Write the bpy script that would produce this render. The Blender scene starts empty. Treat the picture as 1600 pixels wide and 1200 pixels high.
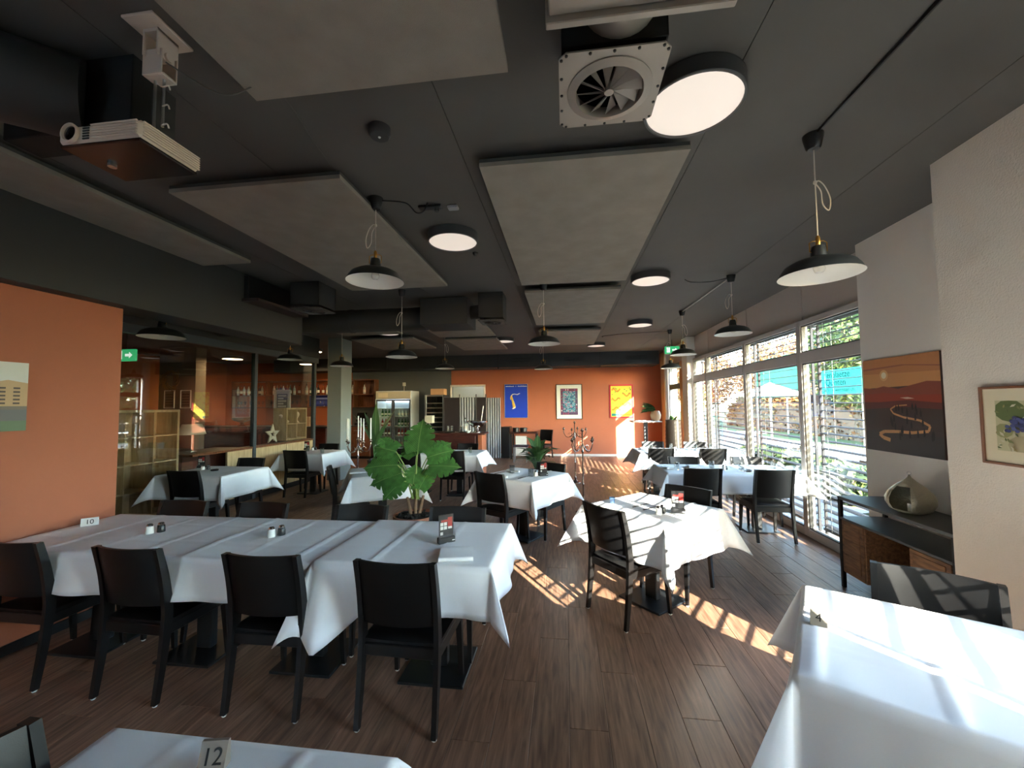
import bpy, bmesh, math, random
from math import sin, cos, pi, radians, hypot, atan2
from mathutils import Vector, Matrix
random.seed(7)
scene = bpy.context.scene
COL = scene.collection

# ------------------------------------------------------------------ camera
YAW, PITCH, ROLL, FPX = -0.128354, 0.0501837, -0.0092842, 635.2
cam_data = bpy.data.cameras.new('camera')
cam = bpy.data.objects.new('camera', cam_data)
COL.objects.link(cam)
fw = Vector((sin(YAW)*cos(PITCH), cos(YAW)*cos(PITCH), sin(PITCH)))
rt = Vector((cos(YAW), -sin(YAW), 0)); up = rt.cross(fw)
r2 = rt*cos(ROLL)+up*sin(ROLL); u2 = -rt*sin(ROLL)+up*cos(ROLL)
cam.matrix_world = Matrix(((r2.x, u2.x, -fw.x, 0), (r2.y, u2.y, -fw.y, 0), (r2.z, u2.z, -fw.z, 1.65), (0, 0, 0, 1)))
cam_data.sensor_width = 36.0
cam_data.lens = 36.0*FPX/1600.0
cam_data.clip_start = 0.05; cam_data.clip_end = 300
scene.camera = cam

# ------------------------------------------------------------------ light
SUN_DIR = Vector((-0.54, 0.84, -0.42)).normalized()
w = bpy.data.worlds.new('sky'); scene.world = w; w.use_nodes = True
nt = w.node_tree; nt.nodes.clear()
sky = nt.nodes.new('ShaderNodeTexSky'); sky.sky_type = 'NISHITA'; sky.sun_disc = False
sky.sun_elevation = math.asin(-SUN_DIR.z); sky.sun_rotation = atan2(-SUN_DIR.x, -SUN_DIR.y)
sky.air_density = 1.0; sky.dust_density = 0.4; sky.ozone_density = 1.0
bg = nt.nodes.new('ShaderNodeBackground'); bg.inputs[1].default_value = 1.7
wo = nt.nodes.new('ShaderNodeOutputWorld')
nt.links.new(sky.outputs[0], bg.inputs[0]); nt.links.new(bg.outputs[0], wo.inputs[0])
sd = bpy.data.lights.new('sun', 'SUN'); sd.energy = 19.0; sd.angle = 0.0045; sd.color = (1.0, 0.91, 0.80)
so = bpy.data.objects.new('sun', sd); COL.objects.link(so)
so.rotation_euler = SUN_DIR.to_track_quat('-Z', 'Y').to_euler(); so.location = (8, -12, 9)
vs = scene.view_settings
vs.view_transform = 'Standard'; vs.look = 'None'; vs.gamma = 1.0; vs.use_curve_mapping = False
vs.exposure = 1.85
cy = scene.cycles
cy.use_denoising = True
cy.max_bounces = 9; cy.diffuse_bounces = 6; cy.glossy_bounces = 4; cy.transmission_bounces = 4; cy.transparent_max_bounces = 16
cy.caustics_reflective = False; cy.caustics_refractive = False; cy.sample_clamp_indirect = 6.0; cy.blur_glossy = 0.5

# ------------------------------------------------------------------ materials
MATS = {}
def _s2l(c):
    return tuple(((v/255)/12.92 if v/255 <= 0.04045 else ((v/255+0.055)/1.055)**2.4) for v in c)
def mat(name, rgb, rough=0.6, metal=0.0, noise=None, bump=None, emit=None, spec=0.5, coat=0.0):
    """plain procedural material; rgb is sRGB 0-255. noise=(scale, amount), bump=(scale, strength)"""
    if name in MATS: return MATS[name]
    m = bpy.data.materials.new(name); m.use_nodes = True; MATS[name] = m
    t = m.node_tree; b = t.nodes['Principled BSDF']
    c = _s2l(rgb)+(1,)
    b.inputs['Base Color'].default_value = c; b.inputs['Roughness'].default_value = rough
    b.inputs['Metallic'].default_value = metal; b.inputs['Specular IOR Level'].default_value = spec
    if coat: b.inputs['Coat Weight'].default_value = coat; b.inputs['Coat Roughness'].default_value = 0.15
    if noise or bump:
        tc = t.nodes.new('ShaderNodeTexCoord')
    if noise:
        n = t.nodes.new('ShaderNodeTexNoise'); n.inputs['Scale'].default_value = noise[0]; n.inputs['Detail'].default_value = 6
        t.links.new(tc.outputs['Object'], n.inputs['Vector'])
        r = t.nodes.new('ShaderNodeValToRGB'); a = noise[1]
        r.color_ramp.elements[0].position = 0.3; r.color_ramp.elements[1].position = 0.7
        r.color_ramp.elements[0].color = tuple(v*(1-a) for v in c[:3])+(1,)
        r.color_ramp.elements[1].color = tuple(min(1, v*(1+a)) for v in c[:3])+(1,)
        t.links.new(n.outputs['Fac'], r.inputs['Fac']); t.links.new(r.outputs['Color'], b.inputs['Base Color'])
    if bump:
        n2 = t.nodes.new('ShaderNodeTexNoise'); n2.inputs['Scale'].default_value = bump[0]; n2.inputs['Detail'].default_value = 4
        t.links.new(tc.outputs['Object'], n2.inputs['Vector'])
        bp = t.nodes.new('ShaderNodeBump'); bp.inputs['Strength'].default_value = bump[1]; bp.inputs['Distance'].default_value = 0.01
        t.links.new(n2.outputs['Fac'], bp.inputs['Height']); t.links.new(bp.outputs['Normal'], b.inputs['Normal'])
    if emit:
        b.inputs['Emission Color'].default_value = _s2l(emit[0])+(1,); b.inputs['Emission Strength'].default_value = emit[1]
    return m
def glass_mat(name, tint=(255, 255, 255), refl=0.07, rough=0.0):
    """flat pane: mirror reflection by viewing angle, the rest passes straight through"""
    if name in MATS: return MATS[name]
    m = bpy.data.materials.new(name); m.use_nodes = True; MATS[name] = m
    t = m.node_tree; t.nodes.clear()
    out = t.nodes.new('ShaderNodeOutputMaterial'); mx = t.nodes.new('ShaderNodeMixShader')
    tr = t.nodes.new('ShaderNodeBsdfTransparent'); gl = t.nodes.new('ShaderNodeBsdfGlossy')
    tr.inputs[0].default_value = _s2l(tint)+(1,); gl.inputs['Roughness'].default_value = rough
    lw = t.nodes.new('ShaderNodeLayerWeight'); lw.inputs['Blend'].default_value = 0.5
    p = t.nodes.new('ShaderNodeMath'); p.operation = 'POWER'; p.inputs[1].default_value = 4.0
    q = t.nodes.new('ShaderNodeMath'); q.operation = 'MULTIPLY_ADD'; q.inputs[1].default_value = 0.85; q.inputs[2].default_value = refl
    t.links.new(lw.outputs['Facing'], p.inputs[0]); t.links.new(p.outputs[0], q.inputs[0]); t.links.new(q.outputs[0], mx.inputs[0])
    t.links.new(tr.outputs[0], mx.inputs[1]); t.links.new(gl.outputs[0], mx.inputs[2]); t.links.new(mx.outputs[0], out.inputs[0])
    return m
def wood_mat(name, dark, light, scale=(1, 1, 1), rough=0.45, vary=0.0, bump=0.1, grain=14.0):
    if name in MATS: return MATS[name]
    m = bpy.data.materials.new(name); m.use_nodes = True; MATS[name] = m
    t = m.node_tree; b = t.nodes['Principled BSDF']; b.inputs['Roughness'].default_value = rough
    tc = t.nodes.new('ShaderNodeTexCoord'); mp = t.nodes.new('ShaderNodeMapping'); mp.inputs['Scale'].default_value = scale
    oi = t.nodes.new('ShaderNodeObjectInfo')
    av = t.nodes.new('ShaderNodeVectorMath'); av.operation = 'SCALE'; av.inputs['Scale'].default_value = 37.0
    cmb = t.nodes.new('ShaderNodeCombineXYZ')
    for i in range(3): t.links.new(oi.outputs['Random'], cmb.inputs[i])
    t.links.new(cmb.outputs[0], av.inputs[0])
    ad = t.nodes.new('ShaderNodeVectorMath'); ad.operation = 'ADD'
    t.links.new(tc.outputs['Object'], ad.inputs[0]); t.links.new(av.outputs[0], ad.inputs[1])
    t.links.new(ad.outputs[0], mp.inputs['Vector'])
    n = t.nodes.new('ShaderNodeTexNoise'); n.inputs['Scale'].default_value = grain; n.inputs['Detail'].default_value = 8; n.inputs['Distortion'].default_value = 0.6
    t.links.new(mp.outputs[0], n.inputs['Vector'])
    r = t.nodes.new('ShaderNodeValToRGB'); r.color_ramp.elements[0].position = 0.28; r.color_ramp.elements[1].position = 0.74
    r.color_ramp.elements[0].color = _s2l(dark)+(1,); r.color_ramp.elements[1].color = _s2l(light)+(1,)
    t.links.new(n.outputs['Fac'], r.inputs['Fac'])
    hs = t.nodes.new('ShaderNodeHueSaturation')
    mr = t.nodes.new('ShaderNodeMapRange'); mr.inputs['To Min'].default_value = 1-vary; mr.inputs['To Max'].default_value = 1+vary
    t.links.new(oi.outputs['Random'], mr.inputs['Value']); t.links.new(mr.outputs[0], hs.inputs['Value'])
    t.links.new(r.outputs['Color'], hs.inputs['Color']); t.links.new(hs.outputs['Color'], b.inputs['Base Color'])
    if bump:
        bp = t.nodes.new('ShaderNodeBump'); bp.inputs['Strength'].default_value = bump; bp.inputs['Distance'].default_value = 0.004
        t.links.new(n.outputs['Fac'], bp.inputs['Height']); t.links.new(bp.outputs['Normal'], b.inputs['Normal'])
    return m

M_floor = wood_mat('floor_oak', (98, 70, 54), (162, 124, 100), (9, 0.7, 4), 0.42, 0.16, 0.15, 5.0)
M_orange = mat('orange_paint', (178, 107, 79), 0.85, bump=(220, 0.12), noise=(1.5, 0.03))
M_grey = mat('grey_paint', (98, 102, 104), 0.85)
M_bar = mat('brown_paint', (170, 92, 54), 0.8)
M_ceil = mat('ceiling_paint', (92, 90, 86), 0.8, noise=(2.0, 0.05))
M_dark = mat('dark_duct', (46, 46, 45), 0.6)
M_black = mat('black_metal', (20, 20, 21), 0.4)
M_panel = mat('acoustic_panel', (146, 139, 129), 0.95, noise=(5, 0.10), bump=(300, 0.3))
M_pside = mat('acoustic_panel_side', (74, 74, 72), 0.9)
M_white = mat('white_paint', (236, 229, 219), 0.75, bump=(160, 0.1))
M_plaster = mat('white_plaster', (234, 224, 211), 0.85, bump=(90, 0.35))
M_frame = mat('window_frame_grey', (196, 188, 180), 0.5)
M_spand = mat('spandrel_panel', (204, 192, 182), 0.6)
M_cloth = mat('white_linen', (236, 236, 238), 0.85, bump=(700, 0.08), spec=0.2)
M_napkin = mat('napkin_linen', (240, 240, 240), 0.85, spec=0.2)
M_chair = mat('chair_espresso_wood', (15, 13, 13), 0.38, noise=(20, 0.2), spec=0.45)
M_leather = mat('chair_black_leather', (12, 11, 12), 0.42, bump=(400, 0.05), spec=0.35)
M_glide = mat('white_glide', (215, 212, 205), 0.3)
M_base = mat('table_base_black', (24, 26, 28), 0.35)
M_top = mat('table_top_dark', (40, 30, 28), 0.5)
M_enamel = mat('enamel_white', (244, 242, 234), 0.4)
M_shade = mat('lamp_shade_black', (30, 33, 36), 0.42)
M_cord = mat('textile_cord_white', (214, 204, 190), 0.8)
M_brass = mat('brass', (188, 140, 70), 0.3, metal=1.0)
M_disc = mat('lamp_diffuser', (236, 226, 216), 0.5, emit=((255, 240, 226), 0.17))
M_warm = mat('lamp_diffuser_warm', (250, 230, 200), 0.5, emit=((255, 214, 160), 14.0))
M_steel = mat('brushed_steel', (190, 190, 188), 0.28, metal=1.0)
M_chrome = mat('chrome', (215, 215, 215), 0.08, metal=1.0)
M_glass = glass_mat('window_glass', (246, 250, 248), 0.06)
M_pglass = glass_mat('partition_glass', (242, 242, 240), 0.07)
M_gl = glass_mat('drinking_glass', (235, 238, 238), 0.12, 0.02)
M_acryl = glass_mat('clear_acrylic', (240, 242, 242), 0.08)
M_slat = mat('blind_slat', (50, 50, 52), 0.75, spec=0.12)
M_birch = wood_mat('birch_ply', (176, 148, 108), (214, 188, 146), (5, 5, 0.8), 0.5, 0.04, 0.03, 4.0)
M_walnut = wood_mat('walnut', (82, 46, 28), (134, 82, 50), (6, 6, 0.8), 0.4, 0.06, 0.05, 6.0)
M_mahog = wood_mat('mahogany', (46, 20, 16), (84, 38, 28), (1, 6, 6), 0.35, 0.05, 0.05, 5.0)
M_rustic = wood_mat('rustic_mango_wood', (90, 64, 47), (158, 116, 82), (6, 0.9, 6), 0.55, 0.15, 0.2, 7.0)
M_projw = mat('projector_white', (214, 200, 186), 0.35)
M_tin = mat('grey_sheet_metal', (150, 142, 134), 0.45, metal=0.3)
M_terra = mat('terracotta', (150, 98, 72), 0.7)
M_soil = mat('dark_bark_mulch', (30, 27, 24), 0.9, bump=(60, 1.0))
M_leaf = mat('monstera_leaf', (58, 112, 48), 0.28, noise=(14, 0.4))
M_leafd = mat('lily_leaf', (48, 84, 44), 0.38, noise=(9, 0.2))
M_stem = mat('plant_stem', (120, 142, 80), 0.5)
M_trunk = mat('plant_trunk', (124, 98, 76), 0.8, noise=(30, 0.3))

def vein_leaf(m, vein, k=0.9, freq=150.0):
    t = m.node_tree; b = t.nodes['Principled BSDF']; src = b.inputs['Base Color'].links[0].from_socket
    tc = t.nodes.new('ShaderNodeTexCoord'); sp = t.nodes.new('ShaderNodeSeparateXYZ'); t.links.new(tc.outputs['Object'], sp.inputs[0])
    def mth(op, a, b_=None):
        n = t.nodes.new('ShaderNodeMath'); n.operation = op
        for i, v in enumerate((a, b_)):
            if v is None: continue
            if isinstance(v, (int, float)): n.inputs[i].default_value = v
            else: t.links.new(v, n.inputs[i])
        return n.outputs[0]
    ax = mth('ABSOLUTE', sp.outputs['X']); ph = mth('MULTIPLY', mth('SUBTRACT', sp.outputs['Y'], mth('MULTIPLY', ax, k)), freq)
    side = mth('POWER', mth('ABSOLUTE', mth('COSINE', ph)), 40.0); mid = mth('LESS_THAN', ax, 0.004)
    fac = mth('MINIMUM', mth('ADD', mid, mth('MULTIPLY', side, 0.6)), 1.0)
    mx = t.nodes.new('ShaderNodeMix'); mx.data_type = 'RGBA'; t.links.new(fac, mx.inputs[0]); t.links.new(src, mx.inputs[6]); mx.inputs[7].default_value = _s2l(vein)+(1,)
    oi = t.nodes.new('ShaderNodeObjectInfo'); hs = t.nodes.new('ShaderNodeHueSaturation'); mr = t.nodes.new('ShaderNodeMapRange'); mr.inputs['To Min'].default_value = 0.6; mr.inputs['To Max'].default_value = 1.35
    t.links.new(oi.outputs['Random'], mr.inputs['Value']); t.links.new(mr.outputs[0], hs.inputs['Value']); hs.inputs['Saturation'].default_value = 0.92
    t.links.new(mx.outputs[2], hs.inputs['Color']); t.links.new(hs.outputs['Color'], b.inputs['Base Color'])
vein_leaf(M_leaf, (112, 150, 84)); vein_leaf(M_leafd, (92, 124, 74), 1.2, 120.0)

# ------------------------------------------------------------------ mesh helpers
class MB:
    def __init__(s): s.v = []; s.f = []; s.m = []
    def add(s, vs, fs, mi=0):
        o = len(s.v); s.v += [tuple(p) for p in vs]; s.f += [tuple(i+o for i in f) for f in fs]; s.m += [mi]*len(fs); return s
    def box(s, lo, hi, bev=0.0, mi=0, M=None):
        c = [(lo[i]+hi[i])/2 for i in range(3)]; h = [abs(hi[i]-lo[i])/2 for i in range(3)]
        b = min(bev, min(h)*0.9)
        if b <= 0:
            vs = [Vector((c[0]+x*h[0], c[1]+y*h[1], c[2]+z*h[2])) for x in (-1, 1) for y in (-1, 1) for z in (-1, 1)]
            fs = [(0, 1, 3, 2), (4, 6, 7, 5), (0, 4, 5, 1), (2, 3, 7, 6), (0, 2, 6, 4), (1, 5, 7, 3)]
        else:
            vs = []; idx = {}
            for x in (-1, 1):
                for y in (-1, 1):
                    for z in (-1, 1):
                        for a in range(3):
                            p = [x*(h[0]-b), y*(h[1]-b), z*(h[2]-b)]; p[a] = (x, y, z)[a]*h[a]
                            idx[(x, y, z, a)] = len(vs); vs.append(Vector((c[0]+p[0], c[1]+p[1], c[2]+p[2])))
            fs = []
            I = lambda sg, a: idx[(sg[0], sg[1], sg[2], a)]
            for a in range(3):
                u, v_ = (a+1) % 3, (a+2) % 3
                for sg in (-1, 1):
                    q = []
                    for (su, sv) in ((-1, -1), (1, -1), (1, 1), (-1, 1)):
                        t = [0, 0, 0]; t[a] = sg; t[u] = su; t[v_] = sv; q.append(I(t, a))
                    fs.append(tuple(q if sg > 0 else q[::-1]))
                for su in (-1, 1):
                    for sv in (-1, 1):
                        t0 = [0, 0, 0]; t1 = [0, 0, 0]; t0[a] = -1; t1[a] = 1
                        t0[u] = t1[u] = su; t0[v_] = t1[v_] = sv
                        q = [I(t0, u), I(t1, u), I(t1, v_), I(t0, v_)]
                        fs.append(tuple(q if su*sv < 0 else q[::-1]))
            for x in (-1, 1):
                for y in (-1, 1):
                    for z in (-1, 1):
                        q = [idx[(x, y, z, a)] for a in range(3)]; fs.append(tuple(q if x*y*z > 0 else q[::-1]))
        if M is not None: vs = [M @ p for p in vs]
        return s.add(vs, fs, mi)
    def tube(s, path, rad, n=8, mi=0, cap=True, closed=False):
        P = [Vector(p) for p in path]; N = len(P)
        rs = rad if isinstance(rad, (list, tuple)) else [rad]*N
        vs = []; prev = None
        for i, p in enumerate(P):
            if closed: t = (P[(i+1) % N]-P[i-1])
            else: t = P[min(i+1, N-1)]-P[max(i-1, 0)]
            t.normalize()
            if prev is None:
                a = Vector((0, 0, 1)) if abs(t.z) < 0.9 else Vector((1, 0, 0)); u = t.cross(a).normalized()
            else:
                u = (prev-t*prev.dot(t)); u = u.normalized() if u.length > 1e-6 else t.orthogonal().normalized()
            prev = u; v_ = t.cross(u)
            for k in range(n):
                a = 2*pi*k/n; vs.append(p+(u*cos(a)+v_*sin(a))*rs[i])
        fs = []
        for i in range(N if closed else N-1):
            j = (i+1) % N
            for k in range(n):
                k2 = (k+1) % n; fs.append((i*n+k, i*n+k2, j*n+k2, j*n+k))
        if cap and not closed: fs += [tuple(range(n))[::-1], tuple(range((N-1)*n, N*n))]
        return s.add(vs, fs, mi)
    def lathe(s, prof, n=24, c=(0, 0, 0), mi=0, cap=True, M=None):
        vs = []; N = len(prof)
        for (r, z) in prof:
            for k in range(n):
                a = 2*pi*k/n; vs.append(Vector((c[0]+r*cos(a), c[1]+r*sin(a), c[2]+z)))
        fs = []
        for i in range(N-1):
            for k in range(n):
                k2 = (k+1) % n; fs.append((i*n+k, i*n+k2, (i+1)*n+k2, (i+1)*n+k))
        if cap: 
            if prof[0][0] > 1e-5: fs.append(tuple(range(n))[::-1])
            if prof[-1][0] > 1e-5: fs.append(tuple(range((N-1)*n, N*n)))
        if M is not None: vs = [M @ p for p in vs]
        return s.add(vs, fs, mi)
    def prism(s, pts, ex, mi=0):
        """closed polygon of 3-D points extruded by the vector ex"""
        n = len(pts); A = [Vector(p) for p in pts]; B = [p+Vector(ex) for p in A]
        fs = [tuple(range(n))[::-1], tuple(range(n, 2*n))]+[(i, (i+1) % n, n+(i+1) % n, n+i) for i in range(n)]
        return s.add(A+B, fs, mi)
    def poly(s, pts, mi=0): return s.add(pts, [tuple(range(len(pts)))], mi)
    def mesh(s, name, mats, smooth=35):
        me = bpy.data.meshes.new(name); me.from_pydata(s.v, [], s.f)
        for m in (mats if isinstance(mats, (list, tuple)) else [mats]): me.materials.append(m)
        if any(s.m): me.polygons.foreach_set('material_index', s.m)
        me.update()
        if smooth:
            me.polygons.foreach_set('use_smooth', [True]*len(s.f)); me.set_sharp_from_angle(angle=radians(smooth))
        return me
    def build(s, name, mats, parent=None, loc=(0, 0, 0), rz=0.0, smooth=35):
        o = bpy.data.objects.new(name, s.mesh(name, mats, smooth)); COL.objects.link(o)
        o.location = loc; o.rotation_euler = (0, 0, rz); o.parent = parent
        return o
def bx(lo, hi, bev=0.0): return MB().box(lo, hi, bev)
def tag(o, label, cat, group=None):
    o['label'] = label; o['category'] = cat
    if group: o['group'] = group
    return o
def thing(name, label, cat, loc=(0, 0, 0), rz=0.0, group=None):
    o = bpy.data.objects.new(name, None); COL.objects.link(o); o.empty_display_size = 0.05
    o.location = loc; o.rotation_euler = (0, 0, rz)
    return tag(o, label, cat, group)
def struct(o): o['kind'] = 'structure'; return o
def stuff(o): o['kind'] = 'stuff'; return o
def kids(o): return [c for c in bpy.data.objects if c.parent == o]
TREE = {}
def proto_tree(root):
    """remember a finished thing (root, parts, sub-parts) for cheap copying"""
    TREE[root.name] = [(c, [g for g in kids(c)]) for c in kids(root)]
def dup(root, label, loc, rz=0.0, group=None):
    r = root.copy(); COL.objects.link(r); r.location = loc; r.rotation_euler = (0, 0, rz); r['label'] = label
    if group: r['group'] = group
    for c, gs in TREE[root.name]:
        k = c.copy(); COL.objects.link(k); k.parent = r
        for g in gs:
            q = g.copy(); COL.objects.link(q); q.parent = k
    return r
def inst(src, name, parent, loc, rz=0.0, rot=None):
    o = bpy.data.objects.new(name, src.data if hasattr(src, 'data') and src.data else src); COL.objects.link(o)
    o.location = loc; o.rotation_euler = rot if rot else (0, 0, rz); o.parent = parent
    return o
def text_part(txt, size, mtl, parent, loc, rot, name='lettering', ext=0.0008, align='CENTER'):
    cu = bpy.data.curves.new(name, 'FONT'); cu.body = txt; cu.size = size; cu.extrude = ext
    cu.align_x = align; cu.align_y = 'CENTER'
    t = bpy.data.objects.new(name+'_curve', cu); COL.objects.link(t)
    dg = bpy.context.evaluated_depsgraph_get()
    me = bpy.data.meshes.new_from_object(t.evaluated_get(dg)); bpy.data.objects.remove(t); bpy.data.curves.remove(cu)
    me.materials.clear(); me.materials.append(mtl)
    o = bpy.data.objects.new(name, me); COL.objects.link(o); o.location = loc; o.rotation_euler = rot; o.parent = parent
    return o
ORD = ['first', 'second', 'third', 'fourth', 'fifth', 'sixth', 'seventh', 'eighth', 'ninth', 'tenth', 'eleventh', 'twelfth', 'thirteenth', 'fourteenth', 'fifteenth', 'sixteenth', 'seventeenth', 'eighteenth', 'nineteenth', 'twentieth']
def ordn(i): return ORD[i] if i < 20 else ('twenty-'+ORD[i-20] if i < 29 else ('thirtieth' if i == 29 else 'thirty-'+ORD[i-30]))
def bez(p, n=12):
    """smooth curve through control points (Catmull-Rom)"""
    P = [Vector(q) for q in p]; out = []
    for i in range(len(P)-1):
        a, b, c, d = P[max(i-1, 0)], P[i], P[i+1], P[min(i+2, len(P)-1)]
        for k in range(n):
            t = k/n
            out.append(0.5*((2*b)+(c-a)*t+(2*a-5*b+4*c-d)*t*t+(3*b-a-3*c+d)*t**3))
    out.append(P[-1]); return out
# ------------------------------------------------------------------ structure
H = 3.18; YB = 13.1; XW = 2.97; XL = -3.75; XG = -5.6
# floor: slab with laid-plank pattern, real planks on top where the photo shows them
def floor_slab_mat():
    m = wood_mat('floor_oak_far', (98, 70, 54), (162, 124, 100), (9, 0.7, 4), 0.42, 0.0, 0.1, 5.0)
    t = m.node_tree; b = t.nodes['Principled BSDF']
    tc = t.nodes.new('ShaderNodeTexCoord'); sp = t.nodes.new('ShaderNodeSeparateXYZ'); cb = t.nodes.new('ShaderNodeCombineXYZ')
    t.links.new(tc.outputs['Object'], sp.inputs[0]); t.links.new(sp.outputs['Y'], cb.inputs['X']); t.links.new(sp.outputs['X'], cb.inputs['Y'])
    br = t.nodes.new('ShaderNodeTexBrick'); br.inputs['Scale'].default_value = 1.0; br.inputs['Brick Width'].default_value = 1.25
    br.inputs['Row Height'].default_value = 0.195; br.inputs['Mortar Size'].default_value = 0.002
    br.inputs['Color1'].default_value = (0.8, 0.8, 0.8, 1); br.inputs['Color2'].default_value = (1.15, 1.15, 1.15, 1); br.inputs['Mortar'].default_value = (0.4, 0.4, 0.4, 1)
    t.links.new(cb.outputs[0], br.inputs['Vector'])
    src = b.inputs['Base Color'].links[0].from_socket
    mx = t.nodes.new('ShaderNodeMix'); mx.data_type = 'RGBA'; mx.blend_type = 'MULTIPLY'; mx.inputs[0].default_value = 1.0
    t.links.new(src, mx.inputs[6]); t.links.new(br.outputs['Color'], mx.inputs[7]); t.links.new(mx.outputs[2], b.inputs['Base Color'])
    return m
floor = struct(bx((-12.2, -2.4, -0.2), (3.0, 13.3, -0.004)).build('floor', floor_slab_mat()))
PW, PL = 0.195, 1.25
def project(p):
    d = Vector(p)-Vector((0, 0, 1.65)); z = d.dot(fw)
    return (800+FPX*d.dot(r2)/z, 600-FPX*d.dot(u2)/z, z) if z > 0.05 else (-1e6, 0, z)
plank_mesh = MB().box((-PW/2+0.001, -PL/2+0.001, -0.0038), (PW/2-0.001, PL/2-0.001, 0.0), 0.0018).mesh('plank', M_floor, 20)
npl = 0; row = 0; cand = []
for i in range(-30, 16):
    x = i*PW+PW/2
    off = ((i*0.37) % 1.0)*PL
    for j in range(0, 9):
        y = 0.3+j*PL+off
        if x+PW/2 > 2.95 or (x-PW/2 < XL and y-PL/2 < 3.05) or x-PW/2 < XG: continue
        pr = [project((x+sx*PW/2, y+sy*PL/2, 0)) for sx in (-1, 0, 1) for sy in (-1, 0, 1)]
        vis = [p for p in pr if p[2] > 0.05 and -60 < p[0] < 1660 and 0 < p[1] < 1260]
        if vis: cand.append((y, x))
cand.sort()
for y, x in cand[:300]:
    inst(plank_mesh, 'plank', floor, (x, y, 0.0))

# ceiling of painted boards
ceiling = struct(bx((-12.2, -2.4, H+0.012), (3.3, 13.3, H+0.2)).build('ceiling', M_dark))
edges = [-12.2, -8.0, -5.6, -3.1, -1.85, -0.6, 0.815, 2.05, 3.3]
for a, b in zip(edges, edges[1:]):
    bx((a+0.002, -2.4, H), (b-0.002, 13.3, H+0.011)).build('ceiling_board', M_ceil, ceiling)

# back wall (orange) with a doorway, grey wall beside it
wb = MB(); wb.box((-2.61, YB, 0), (3.3, YB+0.2, H)); wb.box((-3.72, YB, 2.26), (-2.61, YB+0.2, H))
struct(wb.build('wall_back', M_orange))
struct(bx((-7.2, YB, 0), (-3.72, YB+0.2, H)).build('wall_back_grey', M_grey))
struct(bx((-12.2, YB, 0), (-7.2, YB+0.2, H)).build('wall_back_bar', M_bar))
wp = MB(); wp.box((-4.4, 14.6, 0), (-1.9, 14.7, 2.8)); wp.box((-4.4, 13.3, 0), (-4.3, 14.6, 2.8)); wp.box((-2.0, 13.3, 0), (-1.9, 14.6, 2.8)); wp.box((-4.4, 13.3, 2.8), (-1.9, 14.7, 2.9)); wp.box((-4.4, 13.3, -0.1), (-1.9, 14.7, -0.004))
struct(wp.build('wall_passage', mat('passage_white', (205, 210, 202), 0.8)))
tr = MB(); tr.box((-3.76, YB-0.02, 0), (-3.70, YB+0.02, 2.30), 0.004); tr.box((-2.63, YB-0.02, 0), (-2.57, YB+0.02, 2.30), 0.004); tr.box((-3.76, YB-0.02, 2.25), (-2.57, YB+0.02, 2.31), 0.004)
struct(tr.build('trim_1', M_white))
t = thing('passage_fill_lamp', 'added unseen fill lamp brightening the white passage beyond the doorway', 'lamp', (-3.15, 14.0, 2.8))  # unseen lamp, added so the passage does not go dark
MB().lathe([(0.16, 0), (0.16, -0.06), (0.0, -0.075)], 20).build('diffuser', mat('passage_fill_glow', (250, 250, 240), 0.5, emit=((255, 250, 235), 7.0)), t)
struct(bx((-2.58, YB-0.018, 0), (3.0, YB, 0.07), 0.004).build('baseboard_back', M_white))
# left orange wall, the dark beam over it and the wall behind the camera
struct(bx((XL-0.2, -2.2, 0), (XL, 3.0, H)).build('wall_left', M_orange))
struct(bx((XL-0.2, -2.2, 2.50), (XL+0.14, 5.2, H-0.001), 0.004).build('trim_2', M_dark))
struct(bx((XL, -2.2, 0), (XL+0.015, 2.99, 0.07), 0.003).build('baseboard_left', M_black))
wf = MB(); wf.box((-12.2, -2.4, 0), (-3.4, -2.2, H)); wf.box((-2.35, -2.4, 0), (0.3, -2.2, H)); wf.box((-3.4, -2.4, 2.9), (-2.35, -2.2, H))
struct(wf.build('wall_front', M_white))
struct(bx((-12.3, -2.4, 0), (-12.0, 13.3, H)).build('wall_bar_left', M_bar))
struct(bx((-12.0, 2.75, 0), (XL-0.2, 2.95, H)).build('wall_recess', M_grey))
# right side: pillar, alcove wall, spandrels over the windows
struct(bx((2.38, 1.72, 0), (3.3, 2.9, H)).build('wall_pillar', M_plaster))
struct(bx((2.85, 2.9, 0), (3.3, 4.32, H)).build('wall_right_alcove', M_white))
sp = MB()
for (y0, y1) in ((4.32, 5.51), (5.51, 7.08), (7.08, 8.90), (8.90, 9.77)):
    sp.box((XW+0.02, y0+0.012, 2.66), (XW+0.25, y1-0.012, H))
sp.box((XW+0.05, 4.32, 2.66), (XW+0.24, 9.77, H)); sp.box((XW+0.02, 9.77, 2.7), (XW+0.25, 13.1, H))
struct(sp.build('wall_right_spandrel', M_spand))
struct(bx((XW, 12.2, 0), (XW+0.25, YB, H)).build('wall_right_end', mat('cream_paint', (226, 196, 150), 0.8)))

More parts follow.
